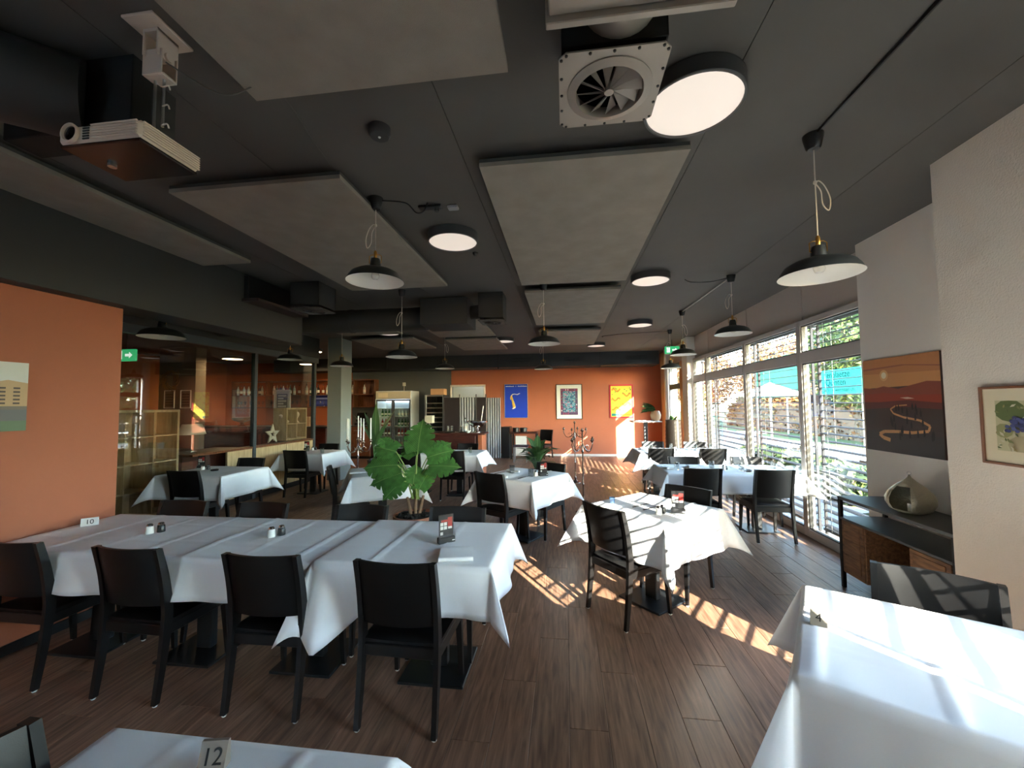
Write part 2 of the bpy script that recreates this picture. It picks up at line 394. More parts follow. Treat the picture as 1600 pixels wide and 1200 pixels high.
# ------------------------------------------------------------------ windows and blinds
slat_prof = []
for k in range(5):
    u = -0.04+0.08*k/4; slat_prof.append((u, 0.006*(1-(u/0.04)**2)))
def slat_mesh(L):
    b = MB(); top = [(u, z+0.0012) for u, z in slat_prof]; bot = [(u, z-0.0012) for u, z in slat_prof][::-1]
    b.prism([(0, u, z) for u, z in top+bot], (L, 0, 0)); return b.mesh('slat', M_slat, 30)
def window(n, L, origin, rz, ztop=2.59, tr=(2.12, 2.26), handle=True, zb=0.10, blind=None, tilt=8, mull=0.05):
    r = bpy.data.objects.new('window_%d' % n, None); COL.objects.link(r); r.location = origin; r.rotation_euler = (0, 0, rz); struct(r)
    f = MB(); fy0, fy1 = -0.045, 0.045
    f.box((0, fy0, 0), (mull, fy1, ztop+0.07), 0.006); f.box((L-mull, fy0, 0), (L, fy1, ztop+0.07), 0.006)
    f.box((mull, fy0, 0), (L-mull, fy1, zb), 0.006); f.box((mull, fy0, ztop), (L-mull, fy1, ztop+0.07), 0.006)
    f.build('window_frame', M_frame, r)
    bx((mull, fy0-0.006, tr[0]), (L-mull, fy1, tr[1]), 0.006).build('transom', M_frame, r)
    g = MB(); g.box((mull, -0.012, zb), (L-mull, -0.010, tr[0])); g.build('pane', M_glass, r, smooth=0)
    g = MB(); g.box((mull, -0.012, tr[1]), (L-mull, -0.010, ztop)); g.build('pane', M_glass, r, smooth=0)
    s_ = MB(); e = 0.012
    for (z0, z1) in ((zb, tr[0]), (tr[1], ztop)):
        s_.box((mull, -0.03, z0), (mull+e, 0.01, z1)); s_.box((L-mull-e, -0.03, z0), (L-mull, 0.01, z1)); s_.box((mull, -0.03, z0), (L-mull, 0.01, z0+e)); s_.box((mull, -0.03, z1-e), (L-mull, 0.01, z1))
    s_.build('seal', M_black, r)
    if handle:
        h = MB(); h.box((L-0.045, -0.06, 1.02), (L-0.02, -0.045, 1.10), 0.004); h.box((L-0.04, -0.085, 1.05), (L-0.022, -0.06, 1.07), 0.003); h.box((L-0.14, -0.095, 1.045), (L-0.02, -0.08, 1.07), 0.005)
        h.build('handle', M_enamel, r)
    if blind:
        t = thing('window_blind', blind, 'blind', origin, rz, 'outside venetian blinds')
        sm = slat_mesh(L-0.14); z = 0.16; rot = (radians(tilt), 0, 0)
        while z < ztop-0.02:
            inst(sm, 'slat', t, (0.07, 0.15, z), rot=rot); z += 0.092
        bx((0.05, 0.09, ztop+0.01), (L-0.05, 0.21, ztop+0.12), 0.004).build('head_box', M_slat, t)
        bx((0.07, 0.11, 0.10), (L-0.07, 0.19, 0.125), 0.004).build('bottom_rail', M_slat, t)
        for x in (0.055, L-0.075): bx((x, 0.135, 0.02), (x+0.02, 0.165, ztop), 0.002).build('guide_rail', M_slat, t)
        for x in (L*0.2, L*0.8):
            tp = MB(); tp.box((x-0.004, 0.107, 0.12), (x+0.004, 0.108, ztop)); tp.box((x-0.004, 0.192, 0.12), (x+0.004, 0.193, ztop)); tp.build('ladder_tape', mat('ladder_tape_white', (190, 190, 188), 0.8), t)
    return r
R90 = -pi/2
window(1, 1.19, (XW, 5.51, 0), R90, blind='outside venetian blind nearest the sunset picture')
window(2, 1.57, (XW, 7.08, 0), R90, blind='outside venetian blind second from the sunset picture')
window(3, 1.82, (XW, 8.90, 0), R90, blind='outside venetian blind third from the sunset picture')
window(4, 0.87, (XW, 9.77, 0), R90, blind='narrow outside venetian blind beside the white post and wooden door post', handle=False)
# end of the window wall: post, wooden door post, glass door, round post
struct(bx((XW-0.16, 9.79, 0), (XW+0.2, 10.2, H), 0.01).build('wall_right_post', M_white))
struct(bx((XW-0.08, 10.38, 0), (XW+0.08, 10.72, 2.70), 0.008).build('trim_3', wood_mat('oak_post', (176, 116, 70), (206, 150, 100), (5, 5, 0.7), 0.5, 0, 0.05, 4.0)))
d = bpy.data.objects.new('door_1', None); COL.objects.link(d); d.location = (XW, 11.95, 0); d.rotation_euler = (0, 0, R90); struct(d)
f = MB(); L = 1.15
f.box((0, -0.04, 0), (0.08, 0.04, 2.7), 0.005); f.box((L-0.08, -0.04, 0), (L, 0.04, 2.7), 0.005); f.box((0.08, -0.04, 0), (L-0.08, 0.04, 0.12), 0.005); f.box((0.08, -0.04, 2.62), (L-0.08, 0.04, 2.7), 0.005); f.box((0.08, -0.05, 2.02), (L-0.08, 0.04, 2.16), 0.005)
f.build('door_frame', M_grey, d)
bx((0.08, -0.004, 0.12), (L-0.08, 0.004, 2.02)).build('pane', M_glass, d, smooth=0); bx((0.08, -0.004, 2.16), (L-0.08, 0.004, 2.62)).build('pane', M_glass, d, smooth=0)
h = MB(); h.tube([(L-0.05, -0.05, 1.0), (L-0.05, -0.09, 1.0), (L-0.17, -0.09, 1.0)], 0.011, 8); h.build('door_handle', M_steel, d)
struct(MB().lathe([(0.11, 0), (0.11, H)], 28, (2.96, 12.12, 0)).build('wall_right_round_post', M_white))
# slanted facade at the right behind the camera: the sun comes in here
fa = bpy.data.objects.new('wall_facade', None); COL.objects.link(fa); fa.location = (2.40, 1.78, 0); fa.rotation_euler = (0, 0, radians(-120)); struct(fa)
q = MB(); q.box((1.46, 0.0, 0), (4.7, 0.2, H)); q.box((-0.3, 0.0, 2.9), (1.46, 0.2, H)); q.box((-0.4, 0.0, 0), (0.0, 0.2, H)); q.build('facade_wall', M_white, fa)
ca, sa = cos(radians(-120)), sin(radians(-120))
def fpt(s_, y=0.0): return (2.40+s_*ca-y*sa, 1.78+s_*sa+y*ca, 0)
window(5, 0.68, fpt(0.0, 0.08), radians(-120), ztop=2.83, tr=(2.16, 2.26), handle=False, blind='outside venetian blind of the narrow slanted window beyond the pillar', tilt=12, mull=0.06)
window(6, 0.78, fpt(0.68, 0.08), radians(-120), ztop=2.83, tr=(2.16, 2.26), handle=False, blind='outside venetian blind of the wider slanted window beyond the pillar', tilt=12, mull=0.06)

for k in range(1):  # unseen front window, added to let cool fill light into the room
    window(7+k, 1.05, (-3.4+1.05*k+1.05, -2.3, 0), pi, ztop=2.83, handle=False, zb=0.12)

# ------------------------------------------------------------------ glass partition to the bar
pr = bpy.data.objects.new('wall_partition', None); COL.objects.link(pr); struct(pr)
Mpf = mat('partition_frame', (70, 78, 84), 0.45, metal=0.3)
for (y0, y1) in ((6.15, 6.70), (6.76, 7.6), (7.605, 8.5)):
    bx((XG-0.02, y0+0.003, 0.10), (XG+0.02, y1-0.003, 0.90), 0.003).build('plywood_panel', M_birch, pr)
bx((XG-0.16, 5.5, 0.90), (XG+0.03, 8.5, 0.935), 0.004).build('parapet_cap', M_walnut, pr)
bx((XG-0.03, 5.5, 0), (XG+0.015, 8.5, 0.10)).build('plinth', M_black, pr)
for y in (3.05, 6.73, 8.5):
    bx((XG-0.04, y-0.035, 0), (XG+0.04, y+0.035, 2.62), 0.004).build('partition_post', Mpf, pr)
bx((XG-0.05, 2.95, 2.62), (XG+0.05, 8.6, 2.74), 0.004).build('partition_head', Mpf, pr)
bx((XG-0.04, 2.95, 0), (XG+0.04, 6.15, 0.05), 0.004).build('partition_sill', Mpf, pr)
for (y0, y1, z0) in ((3.09, 6.69, 0.05), (6.77, 8.46, 0.935)):
    bx((XG-0.004, y0, z0), (XG+0.004, y1, 2.62)).build('pane', M_pglass, pr, smooth=0)
bx((XG-0.06, 2.95, 2.74), (XG+0.06, 8.6, H)).build('partition_lintel', M_dark, pr)
struct(bx((-5.30, 8.55, 0), (-4.97, 9.0, H), 0.006).build('column_grey', mat('column_paint', (134, 140, 140), 0.7)))
struct(bx((-10.35, 9.2, 0), (-9.3, 9.5, H)).build('wall_bar_pier', mat('pier_paint', (128, 118, 104), 0.85)))
# dark soffit along the back wall with hanger straps and grilles
sf = bpy.data.objects.new('soffit', None); COL.objects.link(sf); struct(sf)
for (x0, x1) in ((-9.5, -5.6), (-5.597, -3.9), (-3.897, -2.0), (-1.997, -0.45), (-0.447, 1.05), (1.053, 2.75)):
    bx((x0, 12.25, 2.79), (x1, YB, H), 0.004).build('soffit_section', mat('soffit_paint', (50, 52, 54), 0.6), sf)
for x in (-5.6, -3.9, -2.0, -0.45, 1.05): bx((x-0.02, 12.235, 2.74), (x+0.02, 12.249, H)).build('hanger_strap', M_dark, sf)
for x in (-1.3, 0.3, 2.1):
    g = MB(); g.box((x-0.28, 12.236, 2.93), (x+0.28, 12.249, 2.95)); g.box((x-0.28, 12.236, 3.03), (x+0.28, 12.249, 3.05))
    for k in range(15): g.box((x-0.28+k*0.04-0.006, 12.238, 2.95), (x-0.28+k*0.04+0.006, 12.249, 3.03))
    g.build('air_grille', M_black, sf)
# ------------------------------------------------------------------ tables and cloths
def cloth(name, label, W, D, loc, rz, drop=0.25, z=0.765, sides=(1, 1, 1, 1), fin=0.62, seed=0, step=0.02, folds=0.34, group='white tablecloths', flap=None, slant=0.10):
    """cloth over a W x D top centred on loc; sides = overhang flags (-x, +x, -y, +y); corners fall as pointed folds"""
    rnd = random.Random(seed); ph = [rnd.uniform(0, 6.28) for _ in range(8)]
    ov = [drop*s_ for s_ in sides]
    n1, n2 = max(8, round(W/step)), max(8, round(D/step))
    V = []; F = []
    def patch(fn, na, nb, flip=False):
        o = len(V)
        for i in range(na+1):
            for j in range(nb+1): V.append(fn(i/na, j/nb))
        for i in range(na):
            for j in range(nb):
                q = (o+i*(nb+1)+j, o+(i+1)*(nb+1)+j, o+(i+1)*(nb+1)+j+1, o+i*(nb+1)+j+1); F.append(q[::-1] if flip else q)
    def top(a, b):
        u = -W/2+W*a; v = -D/2+D*b
        fu = (u/folds+0.5) % 1.0; fv = (v/folds+0.5) % 1.0
        du = min(fu, 1-fu)*folds; dv = min(fv, 1-fv)*folds
        edge = min(1, min(W/2-abs(u), D/2-abs(v))/0.03)
        ridge = 0.0085*max(0, 1-du/0.021)*(1 if int(math.floor(u/folds+0.5)) % 2 else 0.55)+0.003*max(0, 1-dv/0.021)
        wr = 0.0022*sin(9*u+3*v+ph[0])+0.0016*sin(5*u-13*v+ph[1])+0.0012*sin(23*u+9*v+2*sin(4*v+ph[5])+ph[4])
        return (u, v, z+0.0015+(ridge+wr+0.0052)*max(0, edge))
    patch(top, n1, n2)
    def hang(bx_, by_, dx, dy, rr, kk):
        kk = max(0.02, min(0.95, kk)); out = rr*kk+0.003*min(1, rr/0.02); dn = rr*math.sqrt(1-kk*kk)
        return (bx_+dx*out, by_+dy*out, z+0.0015-dn)
    nd = 8
    for si, (dx, dy) in enumerate(((-1, 0), (1, 0), (0, -1), (0, 1))):
        if not ov[si]: continue
        half = (D if dx else W)/2; na = n2 if dx else n1
        def side(a, b, dx=dx, dy=dy, half=half, si=si):
            e = -half+2*half*a; fade = min(1, (half-abs(e))/0.16)
            wave = (0.075*sin(8.5*e+ph[2]+si)+0.05*sin(19*e+ph[3]+2*si))*fade*b
            rr = ov[si]*b; kk = slant+wave
            if flap and dy < 0:
                g = max(0, 1-abs(e-flap[0])/flap[2]); rr *= 1+flap[1]*g; kk += 0.24*g
            return hang(dx*W/2 if dx else e, dy*D/2 if dy else e, dx, dy, rr, kk)
        patch(side, na, nd, flip=(si in (0, 3)))
    for gx in (-1, 1):
        for gy in (-1, 1):
            ox, oy = ov[0 if gx < 0 else 1], ov[2 if gy < 0 else 3]
            if not (ox and oy): continue
            def corner(a, b, gx=gx, gy=gy, ox=ox, oy=oy):
                phi = a*pi/2; R = min(ox/max(cos(phi), 1e-6), oy/max(sin(phi), 1e-6))
                k = 1-abs(a-0.5)*2; kk = slant+(fin-slant)*(k**0.8)
                rr = R*b
                if flap and gy < 0:
                    g = max(0, 1-abs(gx*W/2-flap[0])/flap[2]); rr *= 1+flap[1]*g*a; kk += 0.24*g*a*(1-k)
                th = phi+0.5*sin(2*phi)*0  # the fold stands out along the diagonal
                return hang(gx*W/2, gy*D/2, gx*cos(th), gy*sin(th), rr, kk)
            patch(corner, 12, nd, flip=(gx*gy < 0))
    m = MB(); m.add(V, F); me = m.mesh(name, M_cloth, 60)
    bm = bmesh.new(); bm.from_mesh(me); bmesh.ops.remove_doubles(bm, verts=bm.verts, dist=0.0008); bmesh.ops.recalc_face_normals(bm, faces=bm.faces); bm.to_mesh(me); bm.free()
    me.polygons.foreach_set('use_smooth', [True]*len(me.polygons))
    o = bpy.data.objects.new(name, me); COL.objects.link(o); o.location = loc; o.rotation_euler = (0, 0, rz)
    sol = o.modifiers.new('thickness', 'SOLIDIFY'); sol.thickness = 0.0016; sol.offset = -1
    return tag(o, label, 'tablecloth', group)
base_plate = bx((-0.2, -0.2, 0.0), (0.2, 0.2, 0.018), 0.004).mesh('base_plate', M_base)
base_col = MB().box((-0.055, -0.03, 0.018), (0.055, 0.03, 0.71), 0.006).mesh('column', M_base)
base_spider = MB().box((-0.28, -0.03, 0.71), (0.28, 0.03, 0.733), 0.004).box((-0.03, -0.28, 0.712), (0.03, 0.28, 0.731), 0.004).mesh('support_cross', M_base)
def table(label, W, D, loc, rz, bases=((0, 0),), group='restaurant tables'):
    t = thing('dining_table', label, 'table', loc, rz, group)
    bx((-W/2+0.004, -D/2+0.004, 0.735), (W/2-0.004, D/2-0.004, 0.762), 0.006).build('table_top', M_top, t)
    for (x, y) in bases:
        inst(base_plate, 'base_plate', t, (x, y, 0)); inst(base_col, 'column', t, (x, y, 0)); inst(base_spider, 'support_cross', t, (x, y, 0))
    return t
# long table 10: four square tables under two cloths
for k, x in enumerate((-3.28, -2.46, -1.64, -0.81)):
    table(('dark table against the orange wall, under the long row\'s cloth', 'dark table second from the orange wall, under the long row\'s cloth', 'dark table third from the orange wall, under the long row\'s cloth', 'dark table at the open end of the long row, under the cloth')[k], 0.80, 0.80, (x, 2.58, 0), 0)
cloth('tablecloth', 'long white tablecloth over the row of tables at the orange wall', 2.55, 0.83, (-2.415, 2.58, 0), 0, 0.235, sides=(0, 1, 1, 1), seed=1, fin=0.3)
cloth('tablecloth', 'white tablecloth over the open end of the long row, with folded napkin', 1.02, 0.83, (-0.91, 2.58, 0), 0, 0.26, z=0.7790, sides=(1, 1, 1, 1), seed=2, fin=0.42, flap=(-0.42, 0.75, 0.22))
table('dark table under the cloth with number 12', 0.80, 0.80, (-0.84, 0.61, 0), 0)
cloth('tablecloth', 'white tablecloth carrying the number 12 tile', 0.82, 0.82, (-0.84, 0.61, 0), 0, 0.25, seed=3)
R30 = radians(-30)
T4c = (1.13+0.55*0.866-0.41*0.5, 2.18-0.55*0.5-0.41*0.866, 0)
table('dark table beside the plaster pillar, under the cloth with number 4', 1.08, 0.80, T4c, R30)
cloth('tablecloth', 'sunlit white tablecloth beside the plaster pillar, with the number 4 tile', 1.10, 0.82, T4c, R30, 0.35, seed=4, folds=0.33, fin=0.5)
R5 = radians(-47)
table('dark table in the striped sunlight between pillar and long row', 0.80, 0.80, (0.71, 3.63, 0), R5)
cloth('tablecloth', 'white tablecloth in striped sunlight, with menu stand and open corner folds', 0.82, 0.82, (0.71, 3.63, 0), R5, 0.30, seed=5, fin=0.5)
table('dark table near the peace lily, half in sun', 0.80, 0.80, (-0.53, 5.15, 0), R30)
cloth('tablecloth', 'white tablecloth near the peace lily, half in bright sun', 0.82, 0.82, (-0.53, 5.15, 0), R30, 0.30, seed=6, fin=0.5)
table('dark table behind the potted monstera', 0.80, 0.80, (-2.46, 5.29, 0), radians(30))
cloth('tablecloth', 'white tablecloth partly hidden by the potted monstera', 0.82, 0.82, (-2.46, 5.29, 0), radians(30), 0.30, seed=7, fin=0.5)
table('dark table in front of the grey column', 0.80, 0.80, (-4.83, 7.36, 0), 0)
cloth('tablecloth', 'white tablecloth in front of the grey column', 0.84, 0.80, (-4.83, 7.36, 0), 0, 0.30, seed=8, fin=0.5)
table('dark table beside the birch shelf at the glass partition', 0.94, 0.80, (-4.82, 5.11, 0), 0)
cloth('tablecloth', 'white tablecloth beside the birch shelf at the glass partition', 0.96, 0.83, (-4.82, 5.11, 0), 0, 0.30, seed=9, fin=0.5)
table('dark double table before the mahogany counter', 1.62, 0.84, (-2.35, 7.43, 0), 0, ((-0.4, 0), (0.4, 0)))
cloth('tablecloth', 'white tablecloth before the mahogany counter', 1.64, 0.88, (-2.35, 7.43, 0), 0, 0.28, seed=10)
table('dark double table at the second window', 1.58, 0.80, (2.06, 5.75, 0), 0, ((-0.4, 0), (0.4, 0)))
cloth('tablecloth', 'white tablecloth with place settings at the second window', 1.60, 0.80, (2.06, 5.75, 0), 0, 0.24, seed=11)
table('dark double table at the third window', 1.48, 0.84, (2.06, 7.90, 0), 0, ((-0.4, 0), (0.4, 0)))
cloth('tablecloth', 'white tablecloth with place settings at the third window', 1.50, 0.88, (2.06, 7.90, 0), 0, 0.28, seed=12)

# ------------------------------------------------------------------ chairs
def make_chair(label):
    t = thing('dining_chair', label, 'chair', group='dark restaurant chairs')
    gl = MB().lathe([(0.010, 0.0), (0.013, 0.003), (0.010, 0.011)], 10).mesh('glide', M_glide)
    for sx in (-1, 1):
        # rear leg runs up into the curved back post: side profile swept in width
        prof = [(-0.262, 0.010, .030), (-0.232, 0.22, .040), (-0.212, 0.42, .050), (-0.212, 0.52, .050), (-0.236, 0.69, .044), (-0.278, 0.86, .036)]
        pts = bez([(0, y, z) for y, z, w_ in prof], 5); ws = bez([(w_, 0, 0) for y, z, w_ in prof], 5)
        m = MB(); n = len(pts); V = []
        for p, q in zip(pts, ws):
            wx = 0.013; hy = q.x/2
            V += [(sx*0.205-wx, p.y-hy, p.z), (sx*0.205+wx, p.y-hy, p.z), (sx*0.205+wx, p.y+hy, p.z), (sx*0.205-wx, p.y+hy, p.z)]
        F = [(4*i+a, 4*i+(a+1) % 4, 4*i+4+(a+1) % 4, 4*i+4+a) for i in range(n-1) for a in range(4)]+[(3, 2, 1, 0), (4*n-4, 4*n-3, 4*n-2, 4*n-1)]
        m.add(V, F); lg = m.build('leg', M_chair, t, smooth=40)
        inst(gl, 'glide', lg, (sx*0.205, -0.262, 0))
    for sx in (-1, 1):
        m = MB(); V = []
        for z, h, y, x in ((0.010, 0.012, 0.215, 0.208), (0.40, 0.019, 0.185, 0.198)):
            V += [(sx*x-h, y-h, z), (sx*x+h, y-h, z), (sx*x+h, y+h, z), (sx*x-h, y+h, z)]
        m.add(V, [(3, 2, 1, 0), (4, 5, 6, 7)]+[(a, (a+1) % 4, 4+(a+1) % 4, 4+a) for a in range(4)])
        lg = m.build('leg', M_chair, t, smooth=40); inst(gl, 'glide', lg, (sx*0.208, 0.215, 0))
    rail = MB(); rail.box((-0.192, 0.172, 0.355), (0.192, 0.198, 0.415), 0.004); rail.box((-0.192, -0.225, 0.355), (0.192, -0.200, 0.415), 0.004)
    for sx in (-1, 1): rail.box((sx*0.206-0.010, -0.20, 0.355), (sx*0.206+0.010, 0.175, 0.415), 0.004)
    rail.build('seat_rail', M_chair, t)
    # padded seat
    m = MB(); V = []; nx, ny = 10, 10
    for i in range(nx+1):
        for j in range(ny+1):
            u = i/nx*2-1; v = j/ny*2-1
            e = (1-abs(u)**6)*(1-abs(v)**6)
            V.append((u*0.212, -0.005+v*0.205, 0.435+0.022*e-0.006*(1-u*u)))
    o = len(V); V += [(x, y, 0.416) for x, y, z in V]
    F = [(i*(ny+1)+j, (i+1)*(ny+1)+j, (i+1)*(ny+1)+j+1, i*(ny+1)+j+1) for i in range(nx) for j in range(ny)]
    ring = [i*(ny+1) for i in range(nx+1)]+[nx*(ny+1)+j for j in range(1, ny+1)]+[i*(ny+1)+ny for i in range(nx-1, -1, -1)]+[j for j in range(ny-1, 0, -1)]
    F += [(ring[(k+1) % len(ring)], ring[k], ring[k]+o, ring[(k+1) % len(ring)]+o) for k in range(len(ring))]
    F.append(tuple(r_+o for r_ in ring))
    m.add(V, F); m.build('seat', M_leather, t, smooth=60)
    # curved back panel with a raised pad
    m = MB(); V = []; nx, nz = 12, 8
    def yb(z): 
        k = max(0, (z-0.52)/0.34); return -0.214-0.062*k**1.25
    for side in (1, -1):
        for i in range(nx+1):
            for j in range(nz+1):
                u = i/nx*2-1; z = 0.525+0.335*j/nz
                pad = 0.006*(1-abs(u)**8)*(1-abs(j/nz*2-1)**8)
                V.append((u*0.193, yb(z)-0.034*(1-u*u)+side*(0.009+pad), z))
    n1 = (nx+1)*(nz+1)
    F = []
    for i in range(nx):
        for j in range(nz):
            a, b, c, d_ = i*(nz+1)+j, (i+1)*(nz+1)+j, (i+1)*(nz+1)+j+1, i*(nz+1)+j+1
            F.append((d_, c, b, a)); F.append((a+n1, b+n1, c+n1, d_+n1))
    ring = [i*(nz+1) for i in range(nx+1)]+[nx*(nz+1)+j for j in range(1, nz+1)]+[i*(nz+1)+nz for i in range(nx-1, -1, -1)]+[j for j in range(nz-1, 0, -1)]
    F += [(ring[k], ring[(k+1) % len(ring)], ring[(k+1) % len(ring)]+n1, ring[k]+n1) for k in range(len(ring))]
    m.add(V, F); m.build('backrest', M_leather, t, smooth=50)
    proto_tree(t); return t
CH = []
def chair(label, x, y, deg):
    if not CH:
        CH.append(make_chair(label)); CH[0].location = (x, y, 0); CH[0].rotation_euler = (0, 0, radians(deg)); return
    dup(CH[0], label, (x, y, 0), radians(deg))
for k, x in enumerate((-3.30, -2.47, -1.63, -0.86)):
    chair(('dark chair at the left end of the long table, its back to the viewer', 'second dark chair from the left along the near side of the long table', 'third dark chair from the left along the near side of the long table', 'dark chair at the open end of the long table, nearest the middle of the photo')[k], x, 2.345-0.02*k, random.uniform(-2, 2))
for k, x in enumerate((-3.20, -2.47, -1.62, -0.83)):
    chair(('dark chair on the far side of the long table, nearest the birch shelf', 'second dark chair from the left on the far side of the long table', 'third dark chair from the left on the far side of the long table', 'dark chair on the far side of the long table, by the monstera pot')[k], x, 2.825, 180+random.uniform(-2, 2))
chair('dark chair at the left edge beside the number 12 table', -1.08, 0.70, -90)
chair('dark chair with glossy back before the sun-striped table', 0.495, 3.42, -52)
chair('dark chair on the far side of the sun-striped table', 0.95, 3.835, 138)
chair('dark chair before the half-sunlit table near the peace lily', -0.75, 4.93, -30)
chair('dark chair on the far side of the half-sunlit table, beside the peace lily', -0.33, 5.28, 150)
chair('dark chair seen edge-on beside the table behind the monstera', -2.80, 5.12, -60)
chair('dark chair on the near side of the table at the grey column', -4.85, 7.10, 0)
chair('dark chair on the far side of the table at the grey column', -4.95, 7.80, 180)
chair('dark chair on the near side of the table by the birch shelf', -4.75, 4.84, 0)
chair('dark chair on the far side of the table by the birch shelf', -4.82, 5.50, 180)
chair('dark chair right of the monstera at the table before the mahogany counter', -1.95, 7.16, 0)
chair('dark chair half hidden by the monstera at the table before the counter', -2.75, 7.18, 0)
chair('dark chair between the far table and the mahogany counter', -1.98, 7.92, 180)
chair('left dark chair on the near side of the table at the second window', 1.64, 5.47, 0)
chair('right dark chair on the near side of the table at the second window', 2.42, 5.42, 0)
chair('left dark chair on the far side of the table at the second window', 1.71, 5.99, 180)
chair('right dark chair on the far side of the table at the second window', 2.60, 6.05, 180)
chair('left dark chair on the near side of the table at the third window', 1.66, 7.70, 0)
chair('right sun-striped dark chair on the near side of the third window table', 2.52, 7.70, 0)
chair('left dark chair on the far side of the table at the third window', 1.78, 8.44, 180)
chair('right dark chair on the far side of the table at the third window', 2.60, 8.44, 180)
chair('dark chair behind the number 4 table, beside the plaster pillar', 1.47+0.04, 1.84+0.07, 146)
chair('dark chair against the orange back wall, below the framed mosaic picture', -0.70, 12.45, 150)
# ------------------------------------------------------------------ ceiling: panels, lamps, ducts, projector
PZ = 3.08
def panel(label, x0, x1, y0, y1):
    t = thing('acoustic_panel', label, 'panel', ((x0+x1)/2, (y0+y1)/2, PZ), 0, 'grey acoustic ceiling panels')
    w_, d_ = (x1-x0)/2, (y1-y0)/2
    bx((-w_, -d_, 0.0), (w_, d_, 0.028), 0.002).build('felt_face', M_panel, t)
    bx((-w_+0.002, -d_+0.002, 0.028), (w_-0.002, d_-0.002, 0.05), 0.001).build('panel_frame', M_pside, t)
    for sx in (-1, 1):
        for sy in (-1, 1): MB().tube([(sx*w_*0.8, sy*d_*0.8, 0.05), (sx*w_*0.8, sy*d_*0.8, H-PZ)], 0.006, 6).build('hanger', M_black, t)
panel('acoustic panel at the top of the photo, nearest the viewer', -1.41, -0.22, -0.75, 1.67)
panel('large acoustic panel in the middle, before the swirl air outlet', -0.49, 0.73, 2.34, 4.80)
panel('second acoustic panel of the middle row, above the dark pendant', -0.49, 0.72, 5.14, 7.30)
panel('last small acoustic panel of the middle row', -0.49, 0.72, 7.98, 9.92)
panel('acoustic panel behind the projector', -2.60, -1.38, 2.33, 4.70)
panel('acoustic panel at far left above the orange wall', -4.22, -3.08, 1.20, 3.62)
panel('acoustic panel beyond the square duct', -2.60, -1.40, 6.55, 8.30)
panel('narrow far acoustic panel above the counter', -2.60, -1.45, 8.65, 10.4)
panel('acoustic panel above the table at the grey column', -4.45, -3.2, 6.3, 7.75)
panel('far acoustic panel left of the round lamp', -4.6, -3.2, 8.3, 9.9)
def disc(label, x, y, mtl=M_disc, d_=0.45, z=H):
    t = thing('ceiling_lamp', label, 'lamp', (x, y, z), 0, 'round flat ceiling lamps')
    R = d_/2
    MB().lathe([(0.0, 0.0), (R-0.01, 0), (R, -0.006), (R, -0.078), (R-0.004, -0.082), (R-0.014, -0.082), (R-0.014, -0.07)], 48).build('housing', mat('lamp_ring_grey', (72, 72, 72), 0.5), t)
    MB().lathe([(R-0.0145, -0.072), (0.0, -0.074)], 48).build('diffuser', mtl, t)
disc('large bright round ceiling lamp beside the swirl air outlet', 0.65, 2.03, d_=0.47)
disc('round ceiling lamp right of the pendant over the long table', -0.97, 3.48)
disc('round ceiling lamp between the middle panel and the window pendants', 1.04, 4.97)
disc('round ceiling lamp further along the window side', 1.42, 7.8)
disc('farthest round ceiling lamp before the back soffit', 0.81, 10.4)
disc('far round ceiling lamp left of the middle pendants', -1.36, 9.25)
disc('round ceiling lamp behind a pendant left of the square duct', -3.54, 7.8)
disc('warm lit ceiling lamp left of the grey column', -5.95, 8.9, M_warm, 0.5, 3.02)
disc('warm lit ceiling lamp above the bar, seen through the partition', -8.9, 9.9, M_warm, 0.5, 3.02)
disc('small warm lit ceiling lamp deep in the bar', -7.9, 11.6, M_warm, 0.4, 3.02)
# pendants
def make_pendant(label):
    t = thing('pendant_lamp', label, 'lamp', group='black enamel pendant lamps')
    o = MB().lathe([(0.052, 0), (0.050, -0.02), (0.038, -0.075), (0.03, -0.085), (0, -0.088)], 24); o.build('canopy', M_black, t)
    prof = [(0.030, 0.155), (0.036, 0.135), (0.040, 0.095), (0.052, 0.085), (0.085, 0.078), (0.13, 0.065), (0.168, 0.043), (0.190, 0.012), (0.200, -0.012), (0.204, -0.014)]
    sh = MB(); sh.lathe(prof, 40, cap=False); sh.lathe([(0.0, 0.156), (0.030, 0.155)], 40, cap=False)
    sh.build('shade', M_shade, t)
    inn = MB(); inn.lathe([(0.2035, -0.015), (0.199, -0.0125), (0.187, 0.010), (0.165, 0.039), (0.128, 0.060), (0.085, 0.072), (0.0, 0.078)], 40, cap=False); inn.build('shade_lining', M_enamel, t)
    MB().lathe([(0.0, 0.0), (0.022, 0.006), (0.030, 0.028), (0.022, 0.052), (0.014, 0.075)], 16, cap=False).build('bulb', mat('bulb_glass', (240, 236, 225), 0.2), t)
    b = MB(); b.tube([(0.034, 0, 0.12), (0.046, 0, 0.125), (0.046, 0, 0.175), (0.030, 0, 0.185), (-0.030, 0, 0.185), (-0.046, 0, 0.175), (-0.046, 0, 0.125), (-0.034, 0, 0.12)], 0.0028, 6); b.build('wire_bracket', M_brass, t)
    MB().lathe([(0.010, 0.155), (0.012, 0.16), (0.012, 0.20), (0.007, 0.215), (0, 0.216)], 12).build('brass_fitting', M_brass, t)
    proto_tree(t); return t
PE = []
